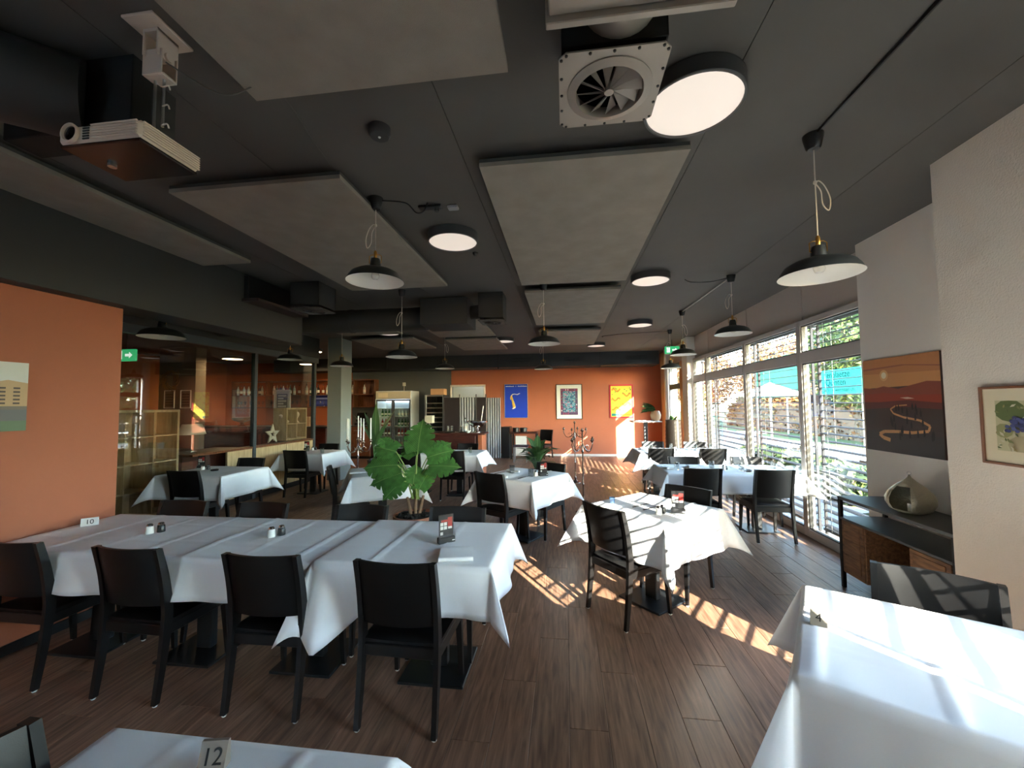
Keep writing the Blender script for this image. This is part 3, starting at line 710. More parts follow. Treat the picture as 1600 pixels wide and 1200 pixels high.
def pendant(label, x, y, zr, loop=1, rz=0.0):
    if not PE: PE.append(make_pendant(label)); t = PE[0]
    else: t = dup(PE[0], label, (0, 0, 0))
    t.location = (x, y, zr); t.rotation_euler = (0, 0, rz)
    for c in kids(t):
        if c.name.startswith('canopy'): c.location = (0, 0, H-zr)
    c = MB(); top = H-zr-0.085; c.tube([(0, 0, 0.21), (0, 0, top)], 0.0034, 6)
    if loop:
        zt = 0.21+(top-0.21)*0.62; s_ = loop
        p = bez([(0, 0, zt-0.02), (0.02*s_, 0.006, zt+0.012), (0.055*s_, 0.01, zt-0.02), (0.075*s_, 0.0, zt-0.10), (0.060*s_, -0.01, zt-0.17), (0.035*s_, 0, zt-0.13), (0.030*s_, 0.004, zt-0.05), (0.0, 0.004, zt)], 8)
        c.tube(p, 0.0032, 6)
        c.lathe([(0.0, -0.014), (0.009, -0.008), (0.011, 0), (0.009, 0.008), (0, 0.014)], 8, (0, 0, zt))
    c.build('cord', M_cord, t)
pendant('big black pendant lamp nearest the viewer, by the plaster pillar', 1.44, 2.47, 2.375, 1)
pendant('black pendant lamp over the long white table, left of the middle panel', -1.36, 2.78, 2.57, -1)
pendant('black pendant lamp at the end of the orange wall', -4.17, 3.72, 2.40, -1)
pendant('black pendant lamp below the panel edge, over the monstera', -2.12, 5.1, 2.30, -1)
pendant('black pendant lamp before the bar bottles, left of the grey column', -4.8, 6.59, 2.49, -1)
pendant('small black pendant lamp in front of the grey column', -4.08, 7.03, 2.40, 0)
pendant('small black pendant lamp at the edge of grey and orange back walls', -2.49, 8.28, 2.43, 1)
pendant('black pendant lamp in the middle, below the small acoustic panel', -0.245, 5.1, 2.42, -1)
pendant('small far pendant lamp in the middle, in front of the orange back wall', -0.45, 8.9, 2.43, -1)
pendant('black pendant lamp nearest the windows, second from the plaster pillar', 2.01, 5.13, 2.48, -1)
pendant('black pendant lamp at the windows, third from the plaster pillar', 1.96, 7.01, 2.46, 1)
pendant('smallest black pendant lamp at the windows, before the exit sign', 2.21, 8.83, 2.39, -1)
# surface cables to the pendants
def cable(name, label, pts, r=0.005, m=M_black, smooth=True):
    o = MB(); o.tube(bez(pts, 8) if smooth else pts, r, 6); return tag(o.build(name, m), label, 'cable', 'ceiling cables')
cable('cable_duct', 'straight dark cable duct running from the nearest pendant to the top edge', [(1.44, 2.43, H-0.008), (1.44, -1.5, H-0.008)], 0.009, smooth=False)
cable('cable_duct', 'straight pale cable duct between two window pendants', [(2.01, 5.18, H-0.02), (1.96, 6.96, H-0.02)], 0.008, mat('pale_conduit', (190, 184, 176), 0.5), False)
cable('lamp_cable', 'slack black cable beside the second window pendant', [(1.98, 5.12, H-0.03), (1.75, 5.05, H-0.09), (1.55, 5.1, H-0.07), (1.5, 5.2, H-0.005)])
cable('lamp_cable', 'thin black cable along the ceiling to the far window pendant', [(2.17, 8.8, H-0.03), (1.4, 9.0, H-0.02), (0.9, 9.3, H-0.006), (0.88, 9.3, H-0.03)])
cable('lamp_cable', 'thin dark cable drooping from the pendant over the long table', [(-1.32, 2.78, H-0.02), (-1.15, 2.82, H-0.03), (-1.08, 2.86, H-0.09), (-1.02, 2.86, H-0.08), (-1.0, 2.88, H-0.01)])
cable('projector_cable', 'thin cable from the projector across to the acoustic panel', [(-1.55, 1.36, 3.02), (-1.42, 1.5, 2.98), (-1.35, 1.7, H-0.01), (-1.4, 2.1, H-0.02), (-1.45, 2.45, H-0.03)], 0.003, mat('grey_cable', (90, 88, 84), 0.6))
t = thing('ceiling_socket', 'small black cable socket plate on the ceiling', 'socket', (-1.0, 2.95, H))
bx((-0.09, -0.03, -0.02), (0.09, 0.03, 0.0), 0.004).build('plate', M_black, t); MB().lathe([(0.02, 0), (0.018, -0.03), (0, -0.032)], 12, (0.05, 0, -0.018)).build('socket', M_dark, t)
t = thing('motion_sensor', 'small grey square box on the ceiling beside the socket plate', 'sensor', (-0.83, 2.98, H))
bx((-0.04, -0.03, -0.022), (0.04, 0.03, 0), 0.005).build('housing', mat('sensor_grey', (150, 152, 154), 0.35), t)
t = thing('smoke_detector', 'dark round smoke detector on the ceiling', 'detector', (-0.99, 2.06, H))
MB().lathe([(0.06, 0), (0.06, -0.035), (0.05, -0.05), (0, -0.052)], 28).build('housing', mat('detector_grey', (58, 58, 58), 0.6), t)
MB().lathe([(0.008, -0.052), (0.006, -0.056), (0, -0.057)], 10).build('indicator', mat('detector_led', (230, 235, 230), 0.4), t)
t = thing('smoke_detector', 'tiny far detector on the ceiling behind the round lamp', 'detector', (-0.87, 3.95, H))
MB().lathe([(0.028, 0), (0.028, -0.012), (0.014, -0.03), (0, -0.031)], 16).build('housing', mat('detector_grey', (58, 58, 58), 0.6), t)
# swirl air outlet near the middle top
def swirl(label, x, y, z, S, boxh, mtl, box_m, rz=0.0):
    t = thing('air_outlet', label, 'air outlet', (x, y, z), rz)
    h = S/2; R = S*0.33; n = 44
    pl = MB()
    ring_o = []; 
    cut = 0.06*S
    sq = [(-h+cut, -h), (h-cut, -h), (h, -h+cut), (h, h-cut), (h-cut, h), (-h+cut, h), (-h, h-cut), (-h, -h+cut)]
    def edge_pt(a):
        dx, dy = cos(a), sin(a); best = 1e9
        for i in range(8):
            (x1, y1), (x2, y2) = sq[i], sq[(i+1) % 8]; ex, ey = x2-x1, y2-y1
            den = dx*ey-dy*ex
            if abs(den) < 1e-9: continue
            tt = (x1*ey-y1*ex)/den; uu = (x1*dy-y1*dx)/den
            if tt > 0 and -1e-6 <= uu <= 1+1e-6: best = min(best, tt)
        return (dx*best, dy*best)
    V = []; F = []
    for k in range(n):
        a = 2*pi*k/n; ex, ey = edge_pt(a)
        rc = R*1.27
        V += [(ex, ey, 0), (rc*cos(a), rc*sin(a), 0), (rc*cos(a), rc*sin(a), -0.004), (R*1.02*cos(a), R*1.02*sin(a), -0.012), (R*cos(a), R*sin(a), 0.0), (R*cos(a), R*sin(a), 0.03), (ex, ey, 0.006)]
    c = 7
    for k in range(n):
        k2 = (k+1) % n
        for j in range(5): F.append((k*c+j, k*c+j+1, k2*c+j+1, k2*c+j))
        F.append((k*c+6, k*c, k2*c, k2*c+6))
    pl.add(V, F); pl.build('face_plate', mtl, t, smooth=30)
    for k in range(12):
        a = 2*pi*k/12; b = MB(); w0 = 0.35
        p1 = (0.15*R*cos(a), 0.15*R*sin(a)); p2 = (0.99*R*cos(a+0.55), 0.99*R*sin(a+0.55))
        q2 = (0.99*R*cos(a+0.55-w0), 0.99*R*sin(a+0.55-w0)); q1 = (0.15*R*cos(a-0.3), 0.15*R*sin(a-0.3))
        b.add([(p1[0], p1[1], -0.002), (p2[0], p2[1], -0.004), (q2[0], q2[1], 0.028), (q1[0], q1[1], 0.012), (p1[0], p1[1], 0), (p2[0], p2[1], -0.002), (q2[0], q2[1], 0.030), (q1[0], q1[1], 0.014)], [(0, 1, 2, 3), (7, 6, 5, 4), (0, 4, 5, 1), (1, 5, 6, 2), (2, 6, 7, 3), (3, 7, 4, 0)])
        b.build('swirl_vane', mtl, t)
    MB().lathe([(0.0, -0.008), (0.14*R, -0.008), (0.15*R, -0.004), (0.15*R, 0.01)], 20).build('hub', mtl, t)
    bm_ = MB(); g = 0.94*h
    bm_.box((-g, -g, 0.035), (-g+0.006, g, boxh)); bm_.box((g-0.006, -g, 0.035), (g, g, boxh)); bm_.box((-g, -g, 0.035), (g, -g+0.006, boxh)); bm_.box((-g, g-0.006, 0.035), (g, g, boxh)); bm_.box((-g, -g, boxh-0.006), (g, g, boxh))
    bm_.build('plenum_box', box_m, t)
    for i in range(20):
        k = i % 5; s_ = (-0.86+0.43*k)*h; e = 0.95*h
        p = [(s_, -e), (e, s_), (-s_, e), (-e, -s_)][i//5]
        MB().lathe([(0.006, 0), (0.005, -0.004), (0, -0.005)], 8, (p[0], p[1], 0)).build('rivet', M_black, t)
swirl('square swirl air outlet with curved vanes at the top middle', 0.19, 1.56, 2.865, 0.385, H-2.865, M_tin, mat('duct_black', (16, 16, 16), 0.7))
swirl('dark swirl air outlet box behind the far left duct', -3.15, 4.75, 2.86, 0.40, H-2.86, mat('outlet_grey', (70, 68, 66), 0.5), M_dark)
swirl('far swirl air outlet box beside the square duct', -0.98, 5.55, 2.80, 0.36, H-2.80, mat('outlet_grey', (70, 68, 66), 0.5), M_dark)
t = thing('ventilation_duct', 'grey sheet metal duct with round collar above the swirl air outlet', 'duct', (0.21, 1.08, 0))
d1 = bx((-0.24, -0.6, 2.82), (0.28, 0.10, 3.16), 0.004); d1.build('duct_body', M_tin, t)
bx((-0.25, 0.10, 2.80), (0.30, 0.125, 3.17), 0.003).build('flange', M_tin, t)
MB().tube([(0, 0.12, 3.03), (0, 0.30, 3.03)], 0.125, 24).build('round_collar', M_tin, t)
for x in (-0.2, 0.02, 0.25):
    MB().lathe([(0.009, 0), (0.008, -0.006), (0, -0.007)], 8, M=Matrix.Translation((x, 0.126, 2.825)) @ Matrix.Rotation(-pi/2, 4, 'X')).build('bolt', M_black, t)
# ducts upper left
t = thing('ventilation_duct', 'big dark round elbow duct above the projector', 'duct', (0, 0, 0))
MB().tube(bez([(-3.1, -0.6, 2.98), (-2.75, 0.55, 2.98), (-2.42, 1.10, 2.98), (-2.15, 1.36, 2.98), (-2.05, 1.46, 2.98)], 8), 0.165, 24).build('duct_pipe', M_dark, t)
bx((-2.45, 1.44, 2.84), (-1.80, 1.58, 3.16), 0.004).build('plenum_box', mat('duct_black', (16, 16, 16), 0.7), t)
MB().tube([(-2.72, 0.54, 2.98), (-2.69, 0.60, 2.98)], 0.175, 24).build('joint_collar', M_dark, t)
t = thing('ventilation_duct', 'dark sheet metal duct box at the top left corner', 'duct', (0, 0, 0))
bx((-3.35, -0.9, 2.80), (-2.35, 1.05, 2.83), 0.003).build('duct_bottom', mat('duct_brown', (52, 34, 30), 0.6), t)
bx((-3.35, -0.9, 2.83), (-2.62, 0.95, 3.16), 0.004).build('duct_body', M_dark, t)
t = thing('ventilation_duct', 'dark rectangular duct box above the glass partition', 'duct', (0, 0, 0))
bx((-4.75, 4.15, 2.88), (-3.55, 5.0, 3.15), 0.004).build('duct_body', M_black, t)
bx((-4.78, 4.12, 2.845), (-3.40, 5.02, 2.879), 0.003).build('duct_bottom', mat('duct_brown', (52, 34, 30), 0.6), t)
t = thing('ventilation_duct', 'long dark duct crossing the ceiling behind the pendants', 'duct', (0, 0, 0))
MB().tube([(-5.4, 5.75, 2.93), (-2.0, 5.75, 2.93)], 0.17, 24).build('duct_pipe', M_dark, t)
for x in (-4.4, -3.2): MB().tube([(x, 5.75, 2.93), (x+0.05, 5.75, 2.93)], 0.178, 24).build('joint_collar', M_dark, t)
bx((-2.0, 5.45, 2.78), (-1.32, 6.0, 3.15), 0.004).build('duct_body', mat('duct_box_grey', (46, 46, 46), 0.6), t)
MB().tube([(-1.32, 5.7, 2.98), (-1.17, 5.66, 2.98)], 0.10, 20).build('round_collar', M_dark, t)
# projector on its ceiling mount
t = thing('projector', 'white projector hanging lens forward from a ceiling mount at top left', 'projector', (-1.82, 1.47, 2.70), radians(0))
body = MB(); body.box((-0.19, -0.13, 0.012), (0.19, 0.13, 0.085), 0.012); bo = body.build('body', M_projw, t)
bx((-0.186, -0.126, 0.0), (0.186, 0.126, 0.013), 0.004).build('black_underside', mat('projector_black', (28, 20, 20), 0.25), t)
lens = MB().lathe([(0.038, 0), (0.040, 0.012), (0.034, 0.014), (0.030, 0.004), (0.0, 0.0)], 28, M=Matrix.Translation((-0.125, -0.129, 0.050)) @ Matrix.Rotation(pi/2, 4, 'X')).build('lens_ring', M_projw, t)
MB().lathe([(0.029, 0.006), (0.02, 0.010), (0, 0.013)], 24, M=Matrix.Translation((-0.125, -0.129, 0.050)) @ Matrix.Rotation(pi/2, 4, 'X')).build('lens_glass', mat('lens_dark', (16, 12, 14), 0.08), lens)
MB().lathe([(0.006, 0), (0, 0.002)], 12, M=Matrix.Translation((-0.175, -0.1305, 0.050)) @ Matrix.Rotation(pi/2, 4, 'X')).build('sensor_window', M_black, t)
for k in range(6):
    z = 0.022+k*0.0105
    bx((-0.072, -0.1325, z), (-0.042, -0.129, z+0.0055)).build('vent_slot', M_black, t)
    rb = MB(); rb.box((-0.035, -0.136, z-0.001), (0.178, -0.128, z+0.006), 0.002); rb.box((0.186, -0.12, z-0.001), (0.197, 0.128, z+0.006), 0.002); rb.build('vent_rib', M_projw, t)
MB().tube([(-0.10, 0.0, -0.012), (-0.10, 0.0, 0.0)], 0.016, 12).build('foot', M_steel, t)
t = thing('projector_mount', 'white jointed ceiling bracket with twin steel rods above the projector', 'bracket', (-1.62, 1.40, 0))
bx((-0.07, -0.10, H-0.012), (0.07, 0.08, H), 0.003).build('ceiling_plate', M_projw, t)
b = MB(); b.box((-0.035, -0.045, 3.06), (-0.028, 0.045, 3.17), 0.002); b.box((0.028, -0.045, 3.06), (0.035, 0.045, 3.17), 0.002); b.box((-0.035, -0.045, 3.155), (0.035, 0.045, 3.168), 0.002); b.build('upper_yoke', M_projw, t)
b = MB(); b.box((-0.045, -0.028, 2.985), (0.045, 0.028, 2.997), 0.002); b.box((-0.045, -0.034, 2.985), (0.045, -0.028, 3.09), 0.002); b.box((-0.045, 0.028, 2.985), (0.045, 0.034, 3.09), 0.002); b.build('lower_yoke', M_projw, t)
MB().tube([(-0.045, 0, 3.075), (0.045, 0, 3.075)], 0.017, 14).build('pivot', M_projw, t)
for x in (-0.02, 0.02): MB().tube([(x, 0, 2.786), (x, 0, 2.99)], 0.0055, 8).build('steel_rod', M_steel, t)
bx((-0.05, 0.012, 2.786), (-0.03, 0.10, 2.99), 0.002).build('side_plate', M_dark, t)
for z in (2.95, 2.87, 2.79): MB().tube(bez([(0.02, -0.004, z), (0.045, -0.004, z+0.004), (0.05, 0, z-0.012)], 5), 0.003, 6).build('cable_tie', M_cord, t)
# ------------------------------------------------------------------ pictures
def picture(name, label, W, Ht, loc, rz, frame_m, shapes, fw_=0.02, mat_m=None, matw=0.0, depth=0.025, base=(255, 255, 255), base_m=None, cat='picture'):
    """framed picture standing in the local XZ plane, facing -Y; shapes = [(polygon in 0..1 units, sRGB)] printed on the sheet"""
    t = thing(name, label, cat, loc, rz)
    if fw_:
        f = MB(); a, b = W/2, Ht/2
        f.box((-a, -depth, -b), (-a+fw_, 0, b), 0.003); f.box((a-fw_, -depth, -b), (a, 0, b), 0.003); f.box((-a+fw_, -depth, -b), (a-fw_, 0, -b+fw_), 0.003); f.box((-a+fw_, -depth, b-fw_), (a-fw_, 0, b), 0.003)
        f.build('picture_frame', frame_m, t)
    i0 = fw_
    bx((-W/2+i0, -depth*0.55, -Ht/2+i0), (W/2-i0, -0.002, Ht/2-i0)).build('mount' if mat_m else 'print', mat_m or base_m or mat('print_%d_%d_%d' % base, base, 0.5), t)
    y = -depth*0.55-0.0006; iw, ih = W/2-i0-matw, Ht/2-i0-matw
    if mat_m:
        bx((-iw, y, -ih), (iw, y+0.0006, ih)).build('print', base_m or mat('print_%d_%d_%d' % base, base, 0.5), t)
    mats = []; m = MB()
    for k, (poly, rgb) in enumerate(shapes):
        pm = mat('print_%d_%d_%d' % rgb, rgb, 0.5)
        if pm not in mats: mats.append(pm)
        yy = y-0.0003*(1+k*0.25)
        m.poly([(-iw+2*iw*u, yy, -ih+2*ih*v) for u, v in poly], mats.index(pm))
    if shapes: stuff(m.build('artwork', mats, t, smooth=0))
    return t
def circ(cx, cy, r, n=16, ax=1.0): return [(cx+r*ax*cos(2*pi*k/n), cy+r*sin(2*pi*k/n)) for k in range(n)]
def stroke(pts, w_):
    """thick polyline as quads"""
    out = []
    for (x1, y1), (x2, y2) in zip(pts, pts[1:]):
        dx, dy = x2-x1, y2-y1; l = hypot(dx, dy) or 1; nx, ny = -dy/l*w_/2, dx/l*w_/2
        out.append([(x1+nx, y1+ny), (x1-nx, y1-ny), (x2-nx, y2-ny), (x2+nx, y2+ny)])
    return out
# blue poster with a saxophone
sax = [([(0.27, 0.66), (0.31, 0.69), (0.47, 0.33), (0.36, 0.29)], (238, 206, 60)), ([(0.26, 0.66), (0.285, 0.67), (0.41, 0.30), (0.36, 0.29)], (214, 176, 80)),
       ([(0.26, 0.655), (0.235, 0.61), (0.235, 0.56), (0.27, 0.52), (0.30, 0.60), (0.31, 0.69)], (232, 190, 110)), ([(0.27, 0.66), (0.33, 0.71), (0.42, 0.72), (0.42, 0.70), (0.34, 0.68), (0.31, 0.64)], (236, 222, 190)),
       ([(0.42, 0.72), (0.55, 0.705), (0.66, 0.74), (0.68, 0.72), (0.56, 0.68), (0.42, 0.70)], (222, 214, 214)), ([(0.32, 0.265), (0.36, 0.255), (0.46, 0.28), (0.49, 0.32), (0.44, 0.325), (0.36, 0.29), (0.28, 0.25)], (238, 236, 230))]
for k in range(4): sax.append((circ(0.405+0.022*k, 0.48-0.045*k, 0.012, 8, 1.4), (240, 236, 220)))
p = picture('poster', 'blue poster with a yellow saxophone on the orange back wall', 0.76, 1.10, (-1.56, YB-0.002, 1.76), 0, mat('poster_frame_silver', (170, 170, 176), 0.3, metal=0.8), sax, 0.014, base=(26, 66, 200))
wm = MB(); xx = -0.335; rnd = random.Random(2)
while xx < 0.335:   # the heading is too small to read in the photo: a row of letter-sized strokes
    if not (-0.08 < xx < -0.03 or 0.0 < xx < 0.04): wm.poly([(xx, -0.0148, 0.462), (xx+0.016, -0.0148, 0.462), (xx+0.016, -0.0148, 0.488+rnd.choice((0, 0.008))), (xx, -0.0148, 0.488)])
    xx += 0.023
stuff(wm.build('heading_strokes', mat('lettering_white', (236, 238, 245), 0.6), p, smooth=0))
# mosaic picture with white mount
def mosaic_mat():
    m = bpy.data.materials.new('mosaic_print'); m.use_nodes = True; t = m.node_tree; b = t.nodes['Principled BSDF']; b.inputs['Roughness'].default_value = 0.5
    tc = t.nodes.new('ShaderNodeTexCoord'); v = t.nodes.new('ShaderNodeTexVoronoi'); v.inputs['Scale'].default_value = 34
    t.links.new(tc.outputs['Object'], v.inputs['Vector']); r = t.nodes.new('ShaderNodeValToRGB'); e = r.color_ramp.elements
    e[0].color = _s2l((30, 60, 110))+(1,); e[0].position = 0.1; e[1].color = _s2l((120, 170, 200))+(1,); e[1].position = 0.9
    for pos, c in ((0.35, (60, 130, 160)), (0.6, (90, 170, 170)), (0.75, (190, 120, 150))): q = e.new(pos); q.color = _s2l(c)+(1,)
    sp = t.nodes.new('ShaderNodeSeparateColor'); t.links.new(v.outputs['Color'], sp.inputs[0]); t.links.new(sp.outputs[0], r.inputs[0]); t.links.new(r.outputs[0], b.inputs['Base Color']); return m
rnd = random.Random(3); bord = []
for k in range(9):
    for (u, v) in ((0.07, 0.05+0.112*k), (0.93, 0.05+0.112*k)): bord.append((circ(u, v, 0.035, 6), rnd.choice([(150, 60, 90), (90, 60, 110), (200, 190, 210), (110, 110, 130)])))
for k in range(6):
    for (u, v) in ((0.18+0.13*k, 0.045), (0.18+0.13*k, 0.955)): bord.append((circ(u, v, 0.035, 6), rnd.choice([(160, 60, 90), (120, 90, 150), (210, 190, 210), (70, 70, 90)])))
frame4 = [([(0, 0), (1, 0), (1, 0.1), (0, 0.1)], (92, 64, 104)), ([(0, 0.9), (1, 0.9), (1, 1), (0, 1)], (128, 52, 78)), ([(0, 0.1), (0.14, 0.1), (0.14, 0.9), (0, 0.9)], (110, 56, 84)), ([(0.86, 0.1), (1, 0.1), (1, 0.9), (0.86, 0.9)], (84, 76, 100))]
picture('framed_picture', 'framed mosaic picture with white mount on the orange back wall', 0.83, 1.12, (0.14, YB-0.002, 1.72), 0, mat('frame_dark', (50, 30, 26), 0.4), frame4+bord, 0.022, mat('mount_white', (226, 234, 228), 0.7), 0.12, base_m=mosaic_mat())
# bright yellow print in a red frame: plain generic pattern
rnd = random.Random(5); gen = []
for k in range(5):
    cx, cy = 0.25+0.5*(k % 2), 0.86-0.15*k
    for qd in stroke([(cx-0.2+0.4*j/6, cy+0.05*sin(j*1.2+k)) for j in range(7)], 0.055): gen.append((qd, (240, 150, 30)))
for k in range(26):
    u, v = rnd.uniform(0.05, 0.95), rnd.uniform(0.18, 0.95); a = rnd.uniform(0, 3.1)
    gen.append((stroke([(u, v), (u+0.06*cos(a), v+0.045*sin(a))], 0.02)[0], (60, 130, 50)))
gen += [([(0.02, 0.02), (0.4, 0.02), (0.4, 0.10), (0.02, 0.10)], (40, 130, 120)), ([(0.44, 0.04), (0.96, 0.04), (0.96, 0.09), (0.44, 0.09)], (210, 170, 40))]
picture('framed_picture', 'yellow and orange print in a red frame on the orange back wall', 0.73, 1.05, (1.76, YB-0.002, 1.72), 0, mat('frame_red', (196, 44, 62), 0.4), gen, 0.045, base=(240, 226, 70))
# sunset photo print without frame, on the alcove wall (faces -X)
RX = -pi/2
sun_sh = [([(0, 0.82), (1, 0.80), (1, 1), (0, 1)], (206, 140, 92)), ([(0, 0.68), (1, 0.70), (1, 0.82), (0, 0.84)], (222, 160, 104)), ([(0, 0.88), (0.6, 0.90), (1, 0.86), (1, 0.875), (0.55, 0.915), (0, 0.90)], (176, 110, 84)),
          (circ(0.31, 0.815, 0.035, 18), (252, 232, 190)), (circ(0.31, 0.815, 0.06, 18), (236, 190, 130)), (circ(0.31, 0.815, 0.035, 18), (255, 244, 214)),
          ([(0, 0.50), (1, 0.50), (1, 0.72), (0.85, 0.73), (0.62, 0.69), (0.5, 0.665), (0.3, 0.70), (0.15, 0.675), (0, 0.69)], (150, 78, 62)), ([(0, 0.44), (1, 0.44), (1, 0.60), (0.6, 0.60), (0.3, 0.63), (0, 0.61)], (164, 70, 52)), ([(0, 0.40), (1, 0.40), (1, 0.52), (0.6, 0.55), (0.25, 0.53), (0, 0.53)], (112, 60, 56)),
          ([(0, 0), (1, 0), (1, 0.46), (0.6, 0.48), (0, 0.45)], (74, 62, 58)), ([(0, 0), (1, 0), (1, 0.20), (0.5, 0.25), (0, 0.22)], (66, 62, 60))]
road = [(0.60, 0.50), (0.45, 0.49), (0.38, 0.455), (0.42, 0.41), (0.55, 0.375), (0.75, 0.35), (0.86, 0.30), (0.84, 0.25), (0.65, 0.225), (0.45, 0.225), (0.28, 0.215), (0.21, 0.185), (0.26, 0.15), (0.36, 0.13)]
for i, qd in enumerate(stroke(road, 0.012)):
    x1, y1 = road[i]; x2, y2 = road[i+1]; wv = 0.012+0.03*(i/13.0)
    sun_sh.append((stroke([(x1, y1), (x2, y2)], wv)[0], (218, 160, 108)))
rnd = random.Random(9)
for k in range(26):
    u = rnd.uniform(0.38, 0.95); v = 0.14+0.34*rnd.random(); h_ = 0.07+0.07*(0.5-v)
    sun_sh.append(([(u-0.010, v), (u+0.010, v), (u+0.012, v+h_*0.5), (u, v+h_), (u-0.012, v+h_*0.5)], (46, 38, 40)))
sun_sh += [([(0.52, 0.575), (0.62, 0.58), (0.70, 0.565), (0.60, 0.56)], (232, 206, 190))]
picture('sunset_print', 'large unframed sunset photo of a winding cypress road on the alcove wall', 0.80, 0.83, (2.848, 3.87, 1.615), RX, M_white, sun_sh, 0.0, depth=0.03, base=(90, 66, 60))
# grape watercolour on the pillar
gr = [([(0, 0), (1, 0), (1, 1), (0, 1)], (196, 190, 150)), (circ(0.2, 0.8, 0.22, 12), (98, 112, 66)), (circ(0.65, 0.85, 0.26, 12), (140, 142, 84)), (circ(0.1, 0.4, 0.14, 10), (150, 150, 100)), (circ(0.35, 0.12, 0.2, 10), (176, 164, 128))]
rnd = random.Random(12)
for k in range(90):
    u, v = rnd.random(), rnd.random(); a = rnd.uniform(0, 3.14); L_ = rnd.uniform(0.03, 0.07)
    gr.append(([(u+L_*cos(a), v+L_*sin(a)), (u-0.4*L_*sin(a), v+0.4*L_*cos(a)), (u-L_*cos(a), v-L_*sin(a)), (u+0.4*L_*sin(a), v-0.4*L_*cos(a))], rnd.choice([(92, 104, 62), (128, 134, 84), (206, 200, 172), (160, 146, 96), (76, 88, 58), (222, 216, 192)])))
gr = [(pp if all(0 <= a_ <= 1 and 0 <= b_ <= 1 for a_, b_ in pp) else [(min(1, max(0, a_)), min(1, max(0, b_))) for a_, b_ in pp], cc) for pp, cc in gr]
for k in range(38): gr.append((circ(0.33+0.17*rnd.gauss(0, .55), 0.62-0.18*rnd.random()*1.5+0.05, 0.035, 9), rnd.choice([(62, 70, 122), (86, 94, 146), (52, 56, 98)])))
gr += [([(0.52, 0.08), (0.96, 0.05), (0.96, 0.55), (0.84, 0.66), (0.84, 0.86), (0.66, 0.86), (0.66, 0.66), (0.53, 0.55)], (58, 62, 82)), ([(0.55, 0.30), (0.94, 0.28), (0.94, 0.46), (0.55, 0.46)], (150, 148, 138)), (circ(0.74, 0.38, 0.05, 10), (96, 96, 100))]
picture('framed_picture', 'grape watercolour in a thin brown frame on the plaster pillar', 0.52, 0.43, (2.378, 2.40, 1.51), RX, mat('frame_copper', (134, 86, 60), 0.35), gr, 0.014, mat('mount_cream', (226, 214, 184), 0.7), 0.065, base=(200, 196, 160))
# building photo on the left orange wall (faces +X)
bs = [([(0, 0.62), (1, 0.55), (1, 1), (0, 1)], (212, 208, 198)), ([(0, 0.34), (1, 0.34), (1, 0.70), (0.85, 0.74), (0.7, 0.68), (0.55, 0.70), (0, 0.64)], (196, 160, 118)), ([(0, 0.30), (1, 0.30), (1, 0.36), (0, 0.36)], (120, 106, 92)), ([(0, 0.14), (1, 0.14), (1, 0.31), (0, 0.31)], (106, 102, 100)), ([(0, 0), (1, 0), (1, 0.15), (0, 0.15)], (98, 116, 84))]
for i in range(9):
    for j in range(5): bs.append(([(0.05+0.105*i, 0.39+0.055*j), (0.10+0.105*i, 0.39+0.055*j), (0.10+0.105*i, 0.415+0.055*j), (0.05+0.105*i, 0.415+0.055*j)], (84, 66, 56)))
picture('building_print', 'unframed photo of a sandy apartment building on the left orange wall', 0.70, 0.47, (XL+0.002, 2.04, 1.735), pi/2, M_white, bs, 0.0, depth=0.025, base=(150, 140, 128))

# ------------------------------------------------------------------ alcove console, lantern, figure
t = thing('console_table', 'black metal console with rustic wooden cupboards against the alcove wall', 'cabinet', (0, 0, 0))
x0, x1, y0, y1 = 2.43, 2.82, 2.95, 4.07
bx((x0, y0, 0.775), (x1, y1, 0.80), 0.003).build('top_shelf', mat('console_metal', (86, 88, 90), 0.45), t)
bx((x0, y0, 0.60), (x1, y1, 0.62), 0.003).build('lower_shelf', mat('console_metal', (86, 88, 90), 0.45), t)
for x in (x0, x1-0.03):
    for y in (y0, y1-0.03): bx((x, y, 0), (x+0.03, y+0.03, 0.775), 0.003).build('leg', M_black, t)
for (ya, yb_) in ((3.76, 4.04), (2.98, 3.32)):
    c = bx((x0+0.012, ya, 0.14), (x1-0.005, yb_, 0.60), 0.003).build('cupboard', M_rustic, t)
    n = 3; hh = (0.60-0.14-0.07)/n
    dr = bx((x0+0.002, ya+0.01, 0.15), (x0+0.012, yb_-0.01, 0.595), 0.002).build('cupboard_door', M_rustic, t)
    for k in range(n): bx((x0-0.006, ya+0.045, 0.185+k*hh+0.003), (x0+0.002, yb_-0.045, 0.185+(k+1)*hh-0.003), 0.002).build('door_plank', M_rustic, dr)
bx((x0+0.10, 3.32, 0.14), (x1-0.01, 3.76, 0.16), 0.002).build('open_shelf', M_rustic, t); bx((x1-0.02, 3.32, 0.16), (x1-0.005, 3.76, 0.60)).build('back_panel', M_black, t)
t = thing('metal_lantern', 'onion-shaped pierced metal lantern with open front on the console', 'lantern', (2.60, 3.50, 0.802), radians(-24))
prof = [(0.0, 0.0), (0.075, 0.0), (0.122, 0.026), (0.146, 0.07), (0.147, 0.11), (0.126, 0.157), (0.086, 0.2), (0.04, 0.237), (0.012, 0.266), (0.004, 0.285)]
lm = MB(); n = 32; pr_ = prof
V = [(r*cos(2*pi*k/n), r*sin(2*pi*k/n), z) for r, z in pr_ for k in range(n)]
F = []
for i in range(len(pr_)-1):
    for k in range(n):
        a = (k+0.5)/n*360
        if 200 < a < 262 and 2 <= i <= 5: continue
        F.append((i*n+k, i*n+(k+1) % n, (i+1)*n+(k+1) % n, (i+1)*n+k))
